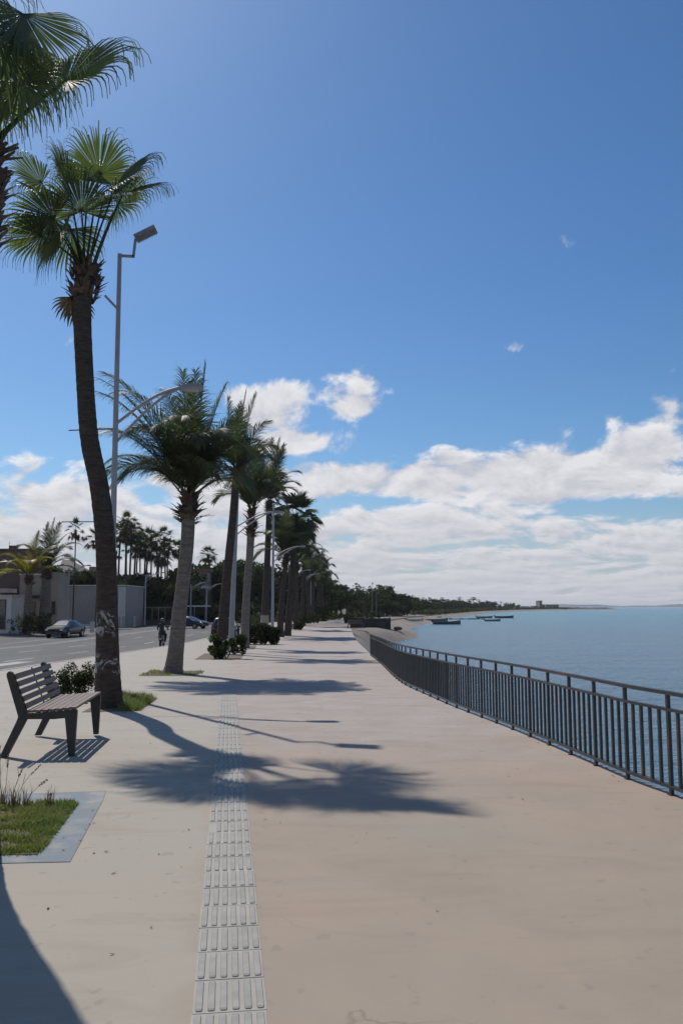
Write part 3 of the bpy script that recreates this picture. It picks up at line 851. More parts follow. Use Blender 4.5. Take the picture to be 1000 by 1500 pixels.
# dark leaning palm behind it
b3 = G(322, 958)
p = lambda x, y, dy=0: rel(b3, x, y, dy)
fr = [(170,40,2.4,1.6),(200,58,2.8,1.3),(240,60,2.6,1.5),(300,62,2.6,1.4),(75,84,4.0,.2),(20,82,3.8,.25),(100,80,3.4,.5),(340,72,3.0,1.0),(10,60,2.4,1.5),(60,60,2.6,1.4),(120,62,2.6,1.4),(270,76,3.0,.8),(345,50,2.2,1.8),(220,40,2.2,1.9),(310,45,2.2,1.9),(150,80,3.6,.4)]
coco_palm('dark leaning palm rising out of the low bush, crown behind the coconut palm', b3, [V((0,0,-.05)), p(326,920), p(333,840), p(341,760), p(345,710), p(347,690)], [.30,.235,.20,.18,.17,.15], fr, 8, M['darktrunk'], M['row'], ll=1.0, n=62, wl=.018, shaft=1.0)

# pale palm with a dense dark crown
b4 = G(358, 949)
p = lambda x, y, dy=0: rel(b4, x, y, dy)
fr = [(180,45,2.5,1.8),(200,62,2.8,1.4),(230,60,2.8,1.5),(260,66,2.6,1.5),(300,64,2.6,1.6),(330,70,3.0,1.4),(0,72,3.0,1.2),(30,64,2.6,1.6),(60,76,3.2,.8),(100,80,3.4,.4),(140,66,2.8,1.4),(165,70,3.0,1.2),(280,82,3.2,.4),(10,45,2.3,2.0),(215,80,3.0,.8),(320,45,2.2,2.0)]
coco_palm('straight pale palm with a dense dark crown, beside the clipped hedges', b4, [V((0,0,-.05)), p(359,920), p(362,860), p(366,810), p(368,770), p(369,745)], [.30,.235,.21,.21,.22,.16], fr, 13, M['trunk'], M['row'], ll=1.15, n=60, wl=.022, shaft=2.4)

# dark tall palm with a whitewashed foot
b5 = G(386, 921); b5.y = 72; b5 = V((P(387, 915, 72).x, 72, gz(72)))
p = lambda x, y, dy=0: rel(b5, x, y, dy)
fr = [(180,50,3.4,1.6),(210,66,4.0,1.2),(250,60,3.6,1.5),(300,64,3.8,1.3),(340,60,3.6,1.5),(10,68,4.0,1.2),(60,82,6.0,.2),(100,84,5.6,.25),(150,74,4.6,.8),(20,50,3.2,1.9),(330,80,4.8,.5),(130,50,3.2,1.8),(280,50,3.0,1.9),(0,82,5.0,.5)]
coco_palm('tall dark palm with a whitewashed foot behind the clipped hedges', b5, [V((0,0,-.05)), p(389,880), p(392,810), p(394,760), p(395,735)], [.40,.31,.27,.27,.22], fr, 17, M['whitefoot'], M['row'], ll=1.6, n=52, wl=.038, shaft=2.0)

# fan palm with separate heads of leaves, right of the second lamp post
b6 = G(421, 931)
p = lambda x, y, dy=0: rel(b6, x, y, dy)
fan6 = fan_palm('slim dark fan palm with ragged tufted crown, right of the hedges', b6, [V((0,0,-.05)), p(424,890), p(429,820), p(431,775), p(432,755)], [.33,.26,.23,.26,.22], [], 24, 1.2, 1.5, 21, M['darktrunk'], segs=24, skirt_len=3.2, skirt_r=.32, dead=4, lm=M['row'])
# the leaning coconut palms further down the row
b7 = G(411, 933)
p = lambda x, y, dy=0: rel(b7, x, y, dy)
fr = [(az, el, L * 1.0, bd) for az, el, L, bd in [(175,55,3.6,1.3),(200,35,3.4,1.6),(160,30,3.2,1.8),(230,60,3.4,1.4),(290,62,3.2,1.5),(340,64,3.4,1.4),(20,66,3.4,1.3),(60,70,3.4,1.2),(90,82,3.8,.4),(110,60,3.4,1.4),(140,72,3.6,1.0),(0,40,3.0,1.8),(260,80,3.6,.5),(320,38,2.8,1.9)]]
coco7 = coco_palm('leaning coconut palm with arching fronds between the hedges and the ragged fan palm', b7, [V((0,0,-.05)), p(411,900), p(415,860), p(418,830), p(419,815)], [.30,.24,.22,.20,.16], fr, 23, M['darktrunk'], M['row'], ll=1.2, n=50, wl=.034, shaft=1.6)
def height_of(px, py, y): return P(px, py, y).z
far_row = [((434,922), 795, coco7, 'coconut palm close behind the ragged fan palm on the promenade'), ((443,917), 800, coco7, 'coconut palm further along the promenade row, next to the third arching lamp'),
           ((452,913), 812, coco7, None), ((458,911), 825, coco7, None), ((463,909.5), 822, fan6, None), ((468,908), 835, coco7, None), ((472,907), 826, coco7, None), ((477,905.5), 842, fan6, None), ((481,905), 850, coco7, None)]
h7 = (P(419, 800, b7.y).z - b7.z); h6 = P(432, 720, b6.y).z - b6.z
for i, ((px, py), top, src, lab) in enumerate(far_row):
    g = G(px, py); h = P(px, top, g.y).z - g.z
    dup(src, g, rng.uniform(0, 6.28), h / (h7 + 1.2 if src is coco7 else h6), lab or 'far palm in the promenade row, merging with its neighbours into one clump', 'far palms in the promenade row')

# ---------------------------------------------------------------- background palms
def proto_fan(seed, n, segs, h, blade, pet, tr):
    rr = random.Random(seed)
    return fan_palm('distant palm', V((0, 0, 0)), [V((0,0,0)), V((rr.uniform(-.4,.4), 0, h * .4)), V((rr.uniform(-.5,.5), 0, h * .8)), V((0, 0, h))], [tr * 1.4, tr, tr * .85, tr], [], n, pet, blade, seed, M['darktrunk'], segs=segs, skirt_len=1.8, skirt_r=tr * 1.3, auto_el=(88, -45), dead=9, lm=M['farfan'], fuse=.36)
CL = 'slender fan palm in the tall cluster behind the long hedge'
pf = [proto_fan(31, 17, 15, 14.0, 1.15, 1.35, .16), proto_fan(32, 20, 15, 13.2, 1.3, 1.25, .18), proto_fan(33, 14, 15, 14.4, 1.0, 1.3, .14)]
used = set()
def bgpalm(px, top, y, k, label, group, z0=None, sc=None):
    z0 = gz(y) - .3 if z0 is None else z0
    h = P(px, top, y).z - z0; s = h / 16.4
    loc = V((P(px, 850, y).x, y, z0))
    if k not in used:
        used.add(k); o = pf[k]; o.location = loc; o.scale = (s, s, s); o['label'] = label; o['group'] = group
    else: o = dup(pf[k], loc, rng.uniform(0, 6.28), s, label, group)
    if sc: o.scale = (s * sc, s * sc, s)
    o.rotation_euler = (R(rng.uniform(-2.5, 2.5)), R(rng.uniform(-2.5, 2.5)), rng.uniform(0, 6.28))
    return o
for i, (px, top, y) in enumerate([(175,758,120),(181,744,126),(187,747,118),(194,759,124),(200,768,130),(207,776,134),(212,766,128),(217,781,126),(222,770,122),(229,774,130),(234,790,136),(245,770,124),(249,782,130),(261,779,140),(170,794,122),(204,788,140),(240,796,142)]):
    bgpalm(px, top, y, i % 3, CL, 'cluster of tall fan palms behind the hedge')
bgpalm(109, 757, 95, 2, 'lone tall thin fan palm in front of the long grey wall', None, sc=.7)
bgpalm(143, 757, 100, 1, 'tall fan palm mostly hidden behind the peeling palm trunk', None)
bgpalm(303, 790, 170, 1, 'small far fan palm right of the pale coconut trunk, above the trees', None)
for i, (px, top, y) in enumerate([(288,838,150),(310,828,165),(378,832,150),(400,836,180),(456,822,170),(487,850,230),(494,848,260),(500,852,240),(520,853,250),(526,856,270),(507,860,300),(540,858,280),(612,874,420),(655,876,520),(533,858,262),(548,860,240),(557,852,246),(574,866,250),(586,868,262),(597,872,290),(604,871,310),(619,874,360),(628,873,380),(637,876,410),(646,874,440),(664,877,520),(672,874,540),(686,877,560),(693,873,580),(701,878,600),(712,879,640),(724,880,680),(733,881,700),(741,882,740),(466,846,175),(474,840,185),(483,846,215)]):
    bgpalm(px, top, y, i % 3, 'distant palm rising out of the far tree line', 'distant palms along the far tree line', sc=1.0 + min(1.3, max(0, y - 220) / 250))

# the two coconut palms by the brown building
yb = 76
fr = [(175,25,2.8,1.6),(190,45,3.0,1.5),(200,62,3.0,1.3),(240,55,2.6,1.6),(290,55,2.6,1.6),(80,80,3.4,.4),(20,70,3.2,1.0),(340,60,2.8,1.5),(0,40,2.6,1.7),(130,60,3.0,1.4),(215,20,2.6,1.6),(60,60,2.8,1.4)]
bb = V((P(40, 915, yb).x, yb, gz(yb) - .1))
p = lambda x, y, dy=0: rel(bb, x, y, dy)
fr = [(a_, e_, L_ * 1.25, bd_) for a_, e_, L_, bd_ in fr]
coco_palm('small yellowing coconut palm beside the brown building', bb, [V((0,0,0)), p(41,890), p(43,860), p(43,845)], [.4,.34,.3,.24], fr, 41, M['trunk'], M['cocoyellow'], ll=1.1, n=44, wl=.04, shaft=1.6)
fr = [(180,60,3.4,1.2),(210,62,3.2,1.4),(250,66,3.0,1.4),(300,62,3.0,1.5),(330,60,3.4,1.4),(0,62,3.6,1.3),(20,40,3.0,1.7),(80,84,4.2,.3),(120,78,3.8,.5),(40,72,3.6,.9),(340,80,3.8,.5),(160,40,2.8,1.8),(60,55,3.0,1.6),(355,30,2.8,1.8)]
bb = V((P(66, 912, yb + 3).x, yb + 3, gz(yb) - .1))
p = lambda x, y, dy=0: rel(bb, x, y, dy)
fr = [(a_, e_, L_ * 1.25, bd_) for a_, e_, L_, bd_ in fr]
coco_palm('thick trunked green coconut palm behind the parked black car', bb, [V((0,0,0)), p(67,880), p(68,850), p(68,836)], [.6,.5,.45,.3], fr, 42, M['trunk'], M['row'], ll=1.2, n=44, wl=.04, shaft=2.0)

# ---------------------------------------------------------------- broadleaf trees and bushes
def leaf_cloud(mb, centers, n, size, rr, flat=.8):
    for k in range(n):
        c, rad = centers[rr.randrange(len(centers))]
        u = V((rr.gauss(0, 1), rr.gauss(0, 1), rr.gauss(0, 1))).normalized() * rad * rr.random() ** .4
        q = V(c) + V((u.x, u.y, u.z * flat))
        a = V((rr.gauss(0, 1), rr.gauss(0, 1), rr.gauss(0, 1))).normalized(); b2 = a.orthogonal().normalized()
        b2 = Quaternion(a, rr.uniform(0, 6.28)) @ b2; c2 = a.cross(b2)
        s = size * rr.uniform(.6, 1.4)
        mb.poly([q - b2 * s, q + c2 * s * .45, q + b2 * s, q - c2 * s * .45])
def make_tree(seed, h, w, nb, nl, size, mat, name='broadleaf_tree'):
    rr = random.Random(seed)
    root = thing(name, 'tree', 'tree')
    b = MB(); top = h * .55
    b.tube([(0,0,0), (.1,0,h*.2), (-.05,.1,top)], [h*.03, h*.024, h*.014], 8)
    cs = []
    for k in range(nb):
        az = rr.uniform(0, 6.28); rad = w * rr.uniform(.1, .5); z = h * rr.uniform(.28, .92)
        rad *= math.sin(math.pi * min(1, max(.15, (z / h - .12)))) ** .5
        c = V((math.cos(az) * rad, math.sin(az) * rad, z)); r = w * rr.uniform(.10, .2)
        cs.append((c, r))
        b.tube([(0,0,h*.22), c * .5 + V((0,0,h*.12)), c], [h*.014, h*.009, h*.004], 5)
    b.build('trunk', M['bark'], root, True)
    b = MB(); leaf_cloud(b, cs, nl, size, rr); b.build('crown', mat, root)
    return root
protos = [make_tree(51, 8, 7, 26, 2600, .30, M['tree']), make_tree(52, 8, 9, 30, 3000, .32, M['tree2']), make_tree(53, 8, 5.5, 22, 2200, .28, M['tree']), make_tree(54, 8, 8, 34, 3000, .30, M['tree'])]
tu = set()
def tree_at(px, top, y, k, label, group, wide=1.0, z0=None):
    z0 = gz(y) - .4 if z0 is None else z0
    s = max(.2, (P(px, top, y).z - z0) / 8.0)
    loc = V((P(px, 870, y).x, y, z0)); sc = (s * wide, s * wide, s)
    if k not in tu:
        tu.add(k); o = protos[k]; o.location = loc; o.scale = sc; o['label'] = label; o['group'] = group
        o.rotation_euler = (0, 0, rng.uniform(0, 6.28)); return o
    return dup(protos[k], loc, rng.uniform(0, 6.28), sc, label, group)
T1 = 'dark leafy tree in the mass behind the hedge and road'
for i, (px, top, y, w) in enumerate([(96,830,114,1.3),(108,835,115,1.3),(122,838,114,1.3),(136,838,115,1.3),(150,842,116,1.2),(168,842,114,1.1),(184,836,123,1.2),(198,842,124,1.0),(212,838,126,1.1),(226,843,123,1.1),(240,840,125,1.2),(256,838,127,1.1),(270,843,125,1.0),
                                  (282,838,150,1.0),(296,830,146,1.0),(308,824,150,1.0),(320,822,156,1.1),(334,826,150,1.0),(348,832,146,1.0),(360,838,160,1.1),(374,836,150,1.1),(388,830,158,1.1),(402,838,170,1.2),(416,842,165,1.2),(430,836,175,1.2),(444,842,180,1.2),
                                  (190,866,120,1.2),(215,868,122,1.3),(240,868,121,1.3),(262,870,124,1.2)]):
    tree_at(px, top + rng.uniform(-7, 6), y, i % 4, T1, 'trees behind the road', w)
T2 = 'dark tree in the line of greenery where the promenade meets the beach'
for i, (px, top, y, w) in enumerate([(462,846,190,1.2),(470,852,200,1.2),(478,856,210,1.2),(485,856,230,1.2),(492,855,235,1.2),(500,858,245,1.2),(508,860,250,1.2),(516,862,255,1.2),(524,860,240,1.0),(531,866,245,1.2),(538,864,240,1.2),(546,866,235,1.2),(552,862,240,1.1),(561,855,245,.9),(567,864,240,1.2),(574,866,238,1.3),(581,868,236,1.3),(588,870,240,1.3),(546,872,225,1.3),(555,872,222,1.3),(565,874,225,1.3),(576,876,226,1.3),(586,880,228,1.2),(596,882,240,1.2),(536,878,215,1.3),(526,880,210,1.3),(516,884,205,1.3)]):
    tree_at(px, top + 3 + rng.uniform(-3, 5), y, i % 4, T2, 'trees at the beach end of the promenade', w)
T3 = 'small far tree along the curving shore'
for i in range(64):
    t = i / 63; px = 596 + t * 164 + rng.uniform(-2, 2)
    y = 300 + 560 * t ** 1.3 + rng.uniform(-8, 30)
    top = 879 + 8 * t + rng.uniform(-4, 4)
    tree_at(px, top, y, i % 4, T3, 'far trees along the shore', rng.uniform(.8, 1.4))
def bush(name, label, c, size, n, leaf, seed, mat, box=False, group=None, stems=8):
    rr = random.Random(seed); root = thing(name, label, 'bush', c, 0, group)
    b = MB(); sx, sy, sz = size
    for k in range(stems):
        az = rr.uniform(0, 6.28); q = V((math.cos(az) * sx * rr.uniform(.2, .45), math.sin(az) * sy * rr.uniform(.2, .45), sz * rr.uniform(.6, .95)))
        b.tube([(0, 0, -.02), q * .5 + V((0, 0, .05)), q], [.014, .01, .004], 5)
    b.build('stems', M['bark'], root)
    b = MB(); cs = []
    if box:
        for k in range(int(n / 9)):
            q = V((rr.uniform(-.5, .5) * sx, rr.uniform(-.5, .5) * sy, sz * rr.uniform(.06, .96)))
            if rr.random() < .7:
                ax = rr.randrange(3); q[ax] = ([-.5 * sx, .5 * sx], [-.5 * sy, .5 * sy], [.95 * sz, .95 * sz])[ax][rr.randrange(2)]
            cs.append((q, .09))
    else:
        for k in range(26):
            az = rr.uniform(0, 6.28); ph = rr.random()
            cs.append((V((math.cos(az) * sx * .42 * rr.random() ** .5, math.sin(az) * sy * .42 * rr.random() ** .5, sz * (.12 + .75 * ph))), min(sx, sy, sz) * rr.uniform(.13, .24)))
    leaf_cloud(b, cs, n, leaf, rr, 1.0); b.build('foliage', mat, root)
    return root
bush('leafy_bush', 'glossy leafy bush between the bench and the first palm trunk', G(106, 1024), (1.15, .9, .74), 3800, .030, 61, M['bush'])
bush('leafy_bush', 'sprawling low bush around the foot of the dark leaning palm', G(332, 965), (1.75, 1.2, .95), 4200, .055, 62, M['bush'])
bush('clipped_hedge', 'dark clipped square hedge behind the pale straight palm', G(374, 944), (1.2, 1.3, 1.3), 9000, .06, 63, M['bush'], True)
bush('clipped_hedge', 'dark rounded clipped hedge, the right one of the pair', G(398, 944), (1.15, 1.2, 1.3), 6000, .06, 64, M['bush'])
for px, py, w, h, lab in ((436,923,1.4,1.2,'shrub at the foot of the palms just past the ragged fan palm'), (447,917,1.6,1.3,'low shrub under the coconut palm further along the row'), (459,913,1.8,1.4,'farthest low shrub under the promenade palms')):
    bush('low_shrub', lab, G(px, py), (w, w, h), 900, .10, int(px), M['bush'])
for px, w, h, lab in ((30,2.6,1.8,'scrubby shrub in the roadside bed nearest the white booth'), (50,3.0,2.0,'scrubby shrub in the middle of the roadside bed'), (66,2.4,1.9,'scrubby shrub in the roadside bed touching the parked black car')):
    g = V((P(px, 925, 74).x, 74, gz(74)))
    bush('scrub_bush', lab, g, (w, 1.6, h), 900, .09, int(px) + 7, M['tree2'])
# tall dry weeds by the lawn
rr = random.Random(91)
for i, (px, py, hh, tx) in enumerate(((6,1182,.42,.02),(16,1184,.34,.1),(24,1180,.34,.2),(2,1178,.48,-.03),(40,1181,.22,.16),(73,1180,.10,.0))):
    g = G(px, py)
    o = thing('dry_weed', 'thin dry seeding weed at the corner of the lawn' if hh > .2 else 'tiny dry sprig on the pavement edge of the lawn', 'weed', g, 0, 'dry weeds by the lawn' if hh > .2 else None)
    b = MB(); stem = [V((tx * t * t, .02 * math.sin(3 * t + i), hh * t)) for t in (0, .25, .5, .75, 1)]
    b.tube(stem, [.0028, .0024, .002, .0016, .001], 5)
    for q in range(3):
        s0 = stem[rr.randrange(1, 4)]; b.tube([s0, s0 + V((rr.uniform(-.06, .06), rr.uniform(-.04, .04), .10))], [.0014, .0008], 4)
    b.build('stem', M['dry'], o)
    b = MB(); cs = [(stem[-1].lerp(stem[-2], q / 6), .007) for q in range(6)]
    leaf_cloud(b, cs, 46, .008, rr, 1.6)
    for q in range(22):
        s0 = stem[0] + V((rr.uniform(-.03, .03), rr.uniform(-.03, .03), 0)); blade(b, s0, rr.uniform(.06, .2), .004, .06, rr.uniform(0, 6.28))
    b.build('seed_heads', M['dry'], o)

# ---------------------------------------------------------------- street lamps
def lamp(label, base, h, arm_z, arm_len, group, flood=True, left=False, right=True, rad=.075):
    root = thing('street_lamp', label, 'street lamp', base, 0, group)
    b = MB(); b.tube([(0,0,0), (0,0,.3), (0,0,h)], [rad * 1.15, rad, rad * .62], 12); b.box((0,0,.02), (.36,.36,.04)); b.build('pole', M['lamp'], root, False)
    for sg, on in ((1, right), (-1, left)):
        if not on: continue
        b = MB()
        for dz, r0 in ((0, .034), (-.42, .03)):
            pts = []
            for k in range(11):
                t = k / 10
                pts.append(V((sg * arm_len * t, 0, arm_z - .80 + dz * (1 - t) ** 1.2 + .80 * math.sin(t * 1.45) / math.sin(1.45))))
            b.tube(pts, r0, 8)
        b.build('arm', M['lamp'], root, True)
        x = sg * arm_len
        b = MB()
        b.quad_strip([[V((x + sg * u, s * w, arm_z + z)) for s, z in ((-1, -.02), (-.8, top), (.8, top), (1, -.02), (.9, -.07), (-.9, -.07))] for u, w, top in ((-.06, .05, .03), (.04, .10, .05), (.22, .12, .06), (.38, .10, .05), (.43, .05, .02))], True)
        n0 = len(b.v); b.f.append(tuple(range(n0 - 6, n0))); b.f.append(tuple(range(6)))
        hd = b.build('lamp_head', M['lamp'], root)
        b = MB(); b.box((x + sg * .20, 0, arm_z - .078), (.26, .17, .02)); b.build('lens', M['lampglass'], hd)
    if flood:
        b = MB()
        b.bar((.0, 0, h - .04), (.32, 0, h - .06), .05, .05); b.bar((.30, 0, h - .08), (.34, 0, h + .34), .05, .05)
        b.build('bracket', M['lamp'], root)
        b = MB(); rot = Matrix.Rotation(R(-27), 3, 'Y')
        c = V((.56, 0, h + .46)); b.box(c, (.50, .30, .07), rot)
        for k in range(9): b.box(c + rot @ V((-.21 + k * .052, 0, -.05)), (.014, .27, .045), rot)
        fl = b.build('floodlight', M['fixture'], root)
        b = MB(); b.bar((-.02, 0, h - 1.25), (-.30, 0, h - .95), .05, .05, (0, 1, 0)); b.build('brace', M['lamp'], root)
    return root
lb = V((P(160, 1015, 17.4).x, 17.4, gz(17.4)))
h1 = P(172, 372, 17.4).z - lb.z
za = P(310, 568, 17.4).z - lb.z
L1 = lamp('tall grey street lamp behind the first palm, curved arm and tilted floodlight on top', lb, h1, za, 1.44, None)
L1.rotation_euler = (0, R(-.4), 0)
b = MB()
z = P(100, 630, 17.4).z - lb.z; b.bar((0, 0, z + .03), (-1.0, 0, z), .02, .02); b.build('side_bar', M['cable'], L1)
b = MB()
z = P(100, 764, 17.4).z - lb.z; b.bar((0, 0, z), (-1.08, 0, z), .018, .018); b.build('side_bar', M['cable'], L1)
g = V((P(338, 940, 40).x, 40, gz(40))); h = P(346, 722, 40).z - g.z; zz = P(405, 748, 40).z - g.z
L2 = lamp('leaning grey street lamp between the dark leaning palm and the pale straight palm', g, h, zz, 1.85, None, False, rad=.14)
L2.rotation_euler = (0, R(1.6), 0)
g = V((P(399, 925, 62).x, 62, gz(62))); h = P(402, 738, 62).z - g.z; zz = P(440, 800, 62).z - g.z
L3 = lamp('slim tall street lamp beside the tall dark palm with the whitewashed foot', g, h, zz, 2.0, None, True, rad=.12)
for i, (px, y, top, ax) in enumerate(((426,88,832,455),(444,112,838,468),(455,150,850,470),(463,210,862,475))):
    g = V((P(px, 915, y).x, y, gz(y))); h = P(px, top, y).z - g.z; 
    lamp(('third arching street lamp, its arm below the ragged fan palm crown', 'far street lamp among the clump of promenade palms', 'very far street lamp among the last palms of the row', 'farthest street lamp at the end of the palm row')[i], g, h, h - .2, (P(ax, top, y).x - g.x) * .8, None, False, rad=.13)
for px, by, y, top, l, lab in ((99,905,92,832,True,'double armed street lamp behind the parked black car'), (212,915,108,842,False,'street lamp on the far kerb in front of the long hedge'), (279,908,118,856,False,'far street lamp half hidden by the pale coconut trunk'), (302,910,122,858,False,'street lamp on the far kerb beside the navy car'), (369,905,150,872,False,'small far street lamp beyond the two clipped hedges')):
    g = V((P(px, by, y).x, y, gz(y))); h = P(px, top, y).z - g.z
    lamp(lab, g, h, h + .3, 2.0, None, False, left=l, rad=.13)

# ---------------------------------------------------------------- vehicles
def car(label, loc, rz, paint, suv=False, scale=1.0):
    root = thing('parked_car', label, 'car', loc, rz, None, scale)
    # nose at +X; (x, half width, sill, belt height, top height, top half width)
    if suv: st = [(-2.2,.72,.45,.95,.97,.70),(-2.12,.84,.36,1.0,1.02,.8),(-2.0,.88,.32,1.02,1.62,.62),(-1.2,.90,.30,1.02,1.72,.64),(0,.90,.28,1.0,1.70,.64),(.55,.90,.28,.99,1.58,.62),(1.15,.89,.28,.98,1.0,.72),(2.0,.86,.32,.88,.9,.66),(2.25,.74,.42,.74,.76,.6)]
    else: st = [(-2.25,.70,.48,.82,.86,.62),(-2.15,.82,.36,.90,.95,.72),(-1.65,.87,.30,.93,.99,.70),(-.95,.88,.27,.92,1.36,.55),(-.2,.89,.26,.91,1.44,.56),(.35,.89,.26,.90,1.36,.55),(1.15,.88,.27,.90,.96,.72),(1.9,.86,.28,.82,.87,.70),(2.2,.78,.32,.68,.72,.64)]
    b = MB(); rows = []
    for x, hw, zs, zb, zt, tw in st:
        half = [(0, zs), (hw * .93, zs), (hw, zs + .18), (hw, (zs + zb) / 2 + .05), (hw * .965, zb), (tw, zt - .04 if zt - zb > .2 else zt), (tw * .75, zt + .01), (0, zt + .025)]
        rows.append([V((x, y, z)) for y, z in half] + [V((x, -y, z)) for y, z in half[-2:0:-1]])
    k = b.quad_strip(rows, True); n = len(rows[0])
    b.f.append(tuple(k + i for i in range(n))); e = len(b.v) - n; b.f.append(tuple(e + n - 1 - i for i in range(n)))
    b.build('body', paint, root, True)
    def at(i, s=1, up=0.):    # belt or roof corner on station i
        x, hw, zs, zb, zt, tw = st[i]
        return V((x, s * (hw * .965 + (tw - hw * .965) * up), zb + (zt - .04 - zb) * up))
    i0, i1 = (2, 6) if suv else (2, 6)
    for s in (-1, 1):
        b = MB()
        for a, c in ([(2, 3), (3, 4), (4, 5)] if suv else [(3, 4), (4, 5)]):
            o = V((0, s * .012, .004)); q = [at(a, s, .1), at(c, s, .1), at(c, s, .86), at(a, s, .86)]
            m = sum(q, V()) / 4; b.poly([m + (p - m) * .93 + o for p in q])
        a = 5; q = [at(5, s, .1), at(6, s, .9) + V((-.1, 0, .03)), at(5, s, .86)]; m = sum(q, V()) / 3; b.poly([m + (p - m) * .85 + V((0, s * .014, .004)) for p in q])
        if not suv:
            q = [at(3, s, .1), at(3, s, .86), at(2, s, .9) + V((.2, 0, .03))]; m = sum(q, V()) / 3; b.poly([m + (p - m) * .85 + V((0, s * .014, .004)) for p in q])
        b.build('side_window', M['glass'], root)
        b = MB(); b.box((.72, s * (.98), .98), (.12, .18, .12)); b.build('wing_mirror', paint, root)
    def screen(i, j, dx):
        q = [V((st[i][0] + dx, -st[i][5] * .86, st[i][4] + .03)), V((st[i][0] + dx, st[i][5] * .86, st[i][4] + .03)), V((st[j][0] + dx, st[j][5] * .86, st[j][4] + .0)), V((st[j][0] + dx, -st[j][5] * .86, st[j][4] + .0))]
        m = sum(q, V()) / 4; b = MB(); b.prism([m + (p - m) * .94 for p in q], (0, 0, 0), (dx * .2, 0, .012)); return b
    screen(6, 5, .03).build('windscreen', M['glass'], root)
    (screen(1, 2, -.03) if suv else screen(2, 3, -.03)).build('rear_window', M['glass'], root)
    wr = .35 if suv else .32
    for x in (-1.36, 1.38):
        for s in (-1, 1):
            b = MB(); b.lathe((x, s * .70, wr), (0, s, 0), [(0, wr * .9), (.02, wr), (.18, wr), (.205, wr * .93), (.21, wr * .66)], 20); w = b.build('wheel', M['black'], root, True)
            b = MB(); b.lathe((x, s * .905, wr), (0, s, 0), [(0, wr * .64), (.012, wr * .6), (.004, wr * .3), (.016, wr * .12)], 14); b.build('rim', M['chrome'], w)
            b = MB(); b.lathe((x, s * (.80), wr + .02), (0, s, 0), [(0, wr * 1.14), (.088, wr * 1.14)], 20); b.build('wheel_arch', M['black'], root)
    xf = st[-1][0]; zf = st[-1][3]
    for s in (-1, 1):
        b = MB(); b.box((xf - .12, s * .62, zf + .0), (.30, .26, .13)); b.build('headlight', M['whitelens'], root)
        b = MB(); b.box((st[0][0] + .06, s * .62, st[0][3] - .06), (.16, .24, .16)); b.build('tail_light', M['redlens'], root)
    b = MB(); b.box((xf + .0, 0, zf - .08), (.06, .86, .13)); b.build('grille', M['black'], root)
    b = MB(); b.box((xf - .03, 0, .40), (.16, 1.36, .1)); b.build('bumper', paint, root)
    b = MB(); b.box((st[0][0] - .01, 0, st[0][3] - .18), (.03, .45, .12)); b.build('number_plate', M['silver'], root)
    return root
y = 70; car('black saloon car parked by the roadside bed, nose towards the viewer', V((P(96.5, 925, y).x, y, gz(y) - .15)), R(-96), M['carblack'])
y = 97; car('navy blue car crossing the far side of the road beside the pale coconut trunk', V((P(277, 915, y).x, y, gz(y) - .15)), R(-24), M['carblue'])
y = 66; car('dark boxy car behind the leaning palm and lamp post', V((P(331, 925, y).x, y, gz(y) - .15)), R(90), M['cargrey'], True)

def scooter(label, loc, rz, paint):
    root = thing('motor_scooter', label, 'scooter', loc, rz)       # rides towards +Y
    b = MB()
    b.quad_strip([[V((sx * w, y, z0 + (z1 - z0) * k)) for sx, k in ((-.6, 0), (-1, .4), (-.8, .95), (0, 1), (.8, .95), (1, .4), (.6, 0))] for y, w, z0, z1 in ((-.78,.09,.62,.74),(-.6,.17,.40,.80),(-.25,.19,.30,.78),(.02,.15,.26,.70),(.08,.17,.22,.36),(.42,.17,.22,.34),(.50,.2,.24,.8),(.60,.16,.4,.98),(.66,.08,.6,1.0))], True)
    n = len(b.v); b.f.append(tuple(range(7))); b.f.append(tuple(range(n - 7, n))[::-1]); b.build('body', paint, root, True)
    for y in (-.62, .68):
        b = MB(); b.lathe((-.06, y, .25), (1, 0, 0), [(0, .19), (.01, .24), (.06, .25), (.11, .24), (.12, .19)], 18); w = b.build('wheel', M['black'], root, True)
        b = MB(); b.lathe((-.065, y, .25), (1, 0, 0), [(0, .15), (.13, .15)], 14); b.build('rim', M['chrome'], w)
    b = MB(); b.quad_strip([[V((s * w, y, z)) for s, w, z in ((-1, ww, .79), (-.8, ww, .84), (.8, ww, .84), (1, ww, .79))] for y, ww in ((-.66,.12),(-.4,.15),(0.0,.11))], True); b.f.append((0,1,2,3)); b.build('saddle', M['black'], root)
    b = MB(); b.tube([(-.36,.40,1.04),(-.15,.55,1.02),(.15,.55,1.02),(.36,.40,1.04)], .016, 8); b.tube([(0,.68,.25),(0,.6,.7),(0,.54,1.02)], .03, 8); b.build('handlebar', M['steel'], root)
    for s in (-1, 1):
        b = MB(); b.tube([(s*.2,.52,1.03),(s*.27,.50,1.2)], .008, 6); b.lathe((s*.3,.49,1.24), (0,-1,0), [(0,.05),(.01,.065),(.02,.06)], 12); b.build('mirror', M['black'], root)
    b = MB(); b.box((0,-.79,.70), (.2,.05,.07)); b.build('tail_light', M['redlens'], root)
    b = MB(); b.box((0,-.81,.52), (.2,.012,.13)); b.build('number_plate', M['silver'], root)
    b = MB(); b.box((0,-.76,.40), (.16,.2,.03)); b.build('mudguard', M['black'], root)
    b = MB(); b.box((0,.66,.86), (.16,.08,.12)); b.build('headlight', M['whitelens'], root)
    b = MB(); b.tube([(.17,-.75,.3),(.17,-.3,.28)], [.05,.035], 10); b.build('exhaust', M['chrome'], root)
    return root
y = 53; sl = V((P(237.5, 940, y).x, y, gz(y) - .15))
scooter('dark motor scooter being ridden up the road, seen from behind', sl, R(4), M['carblack'])
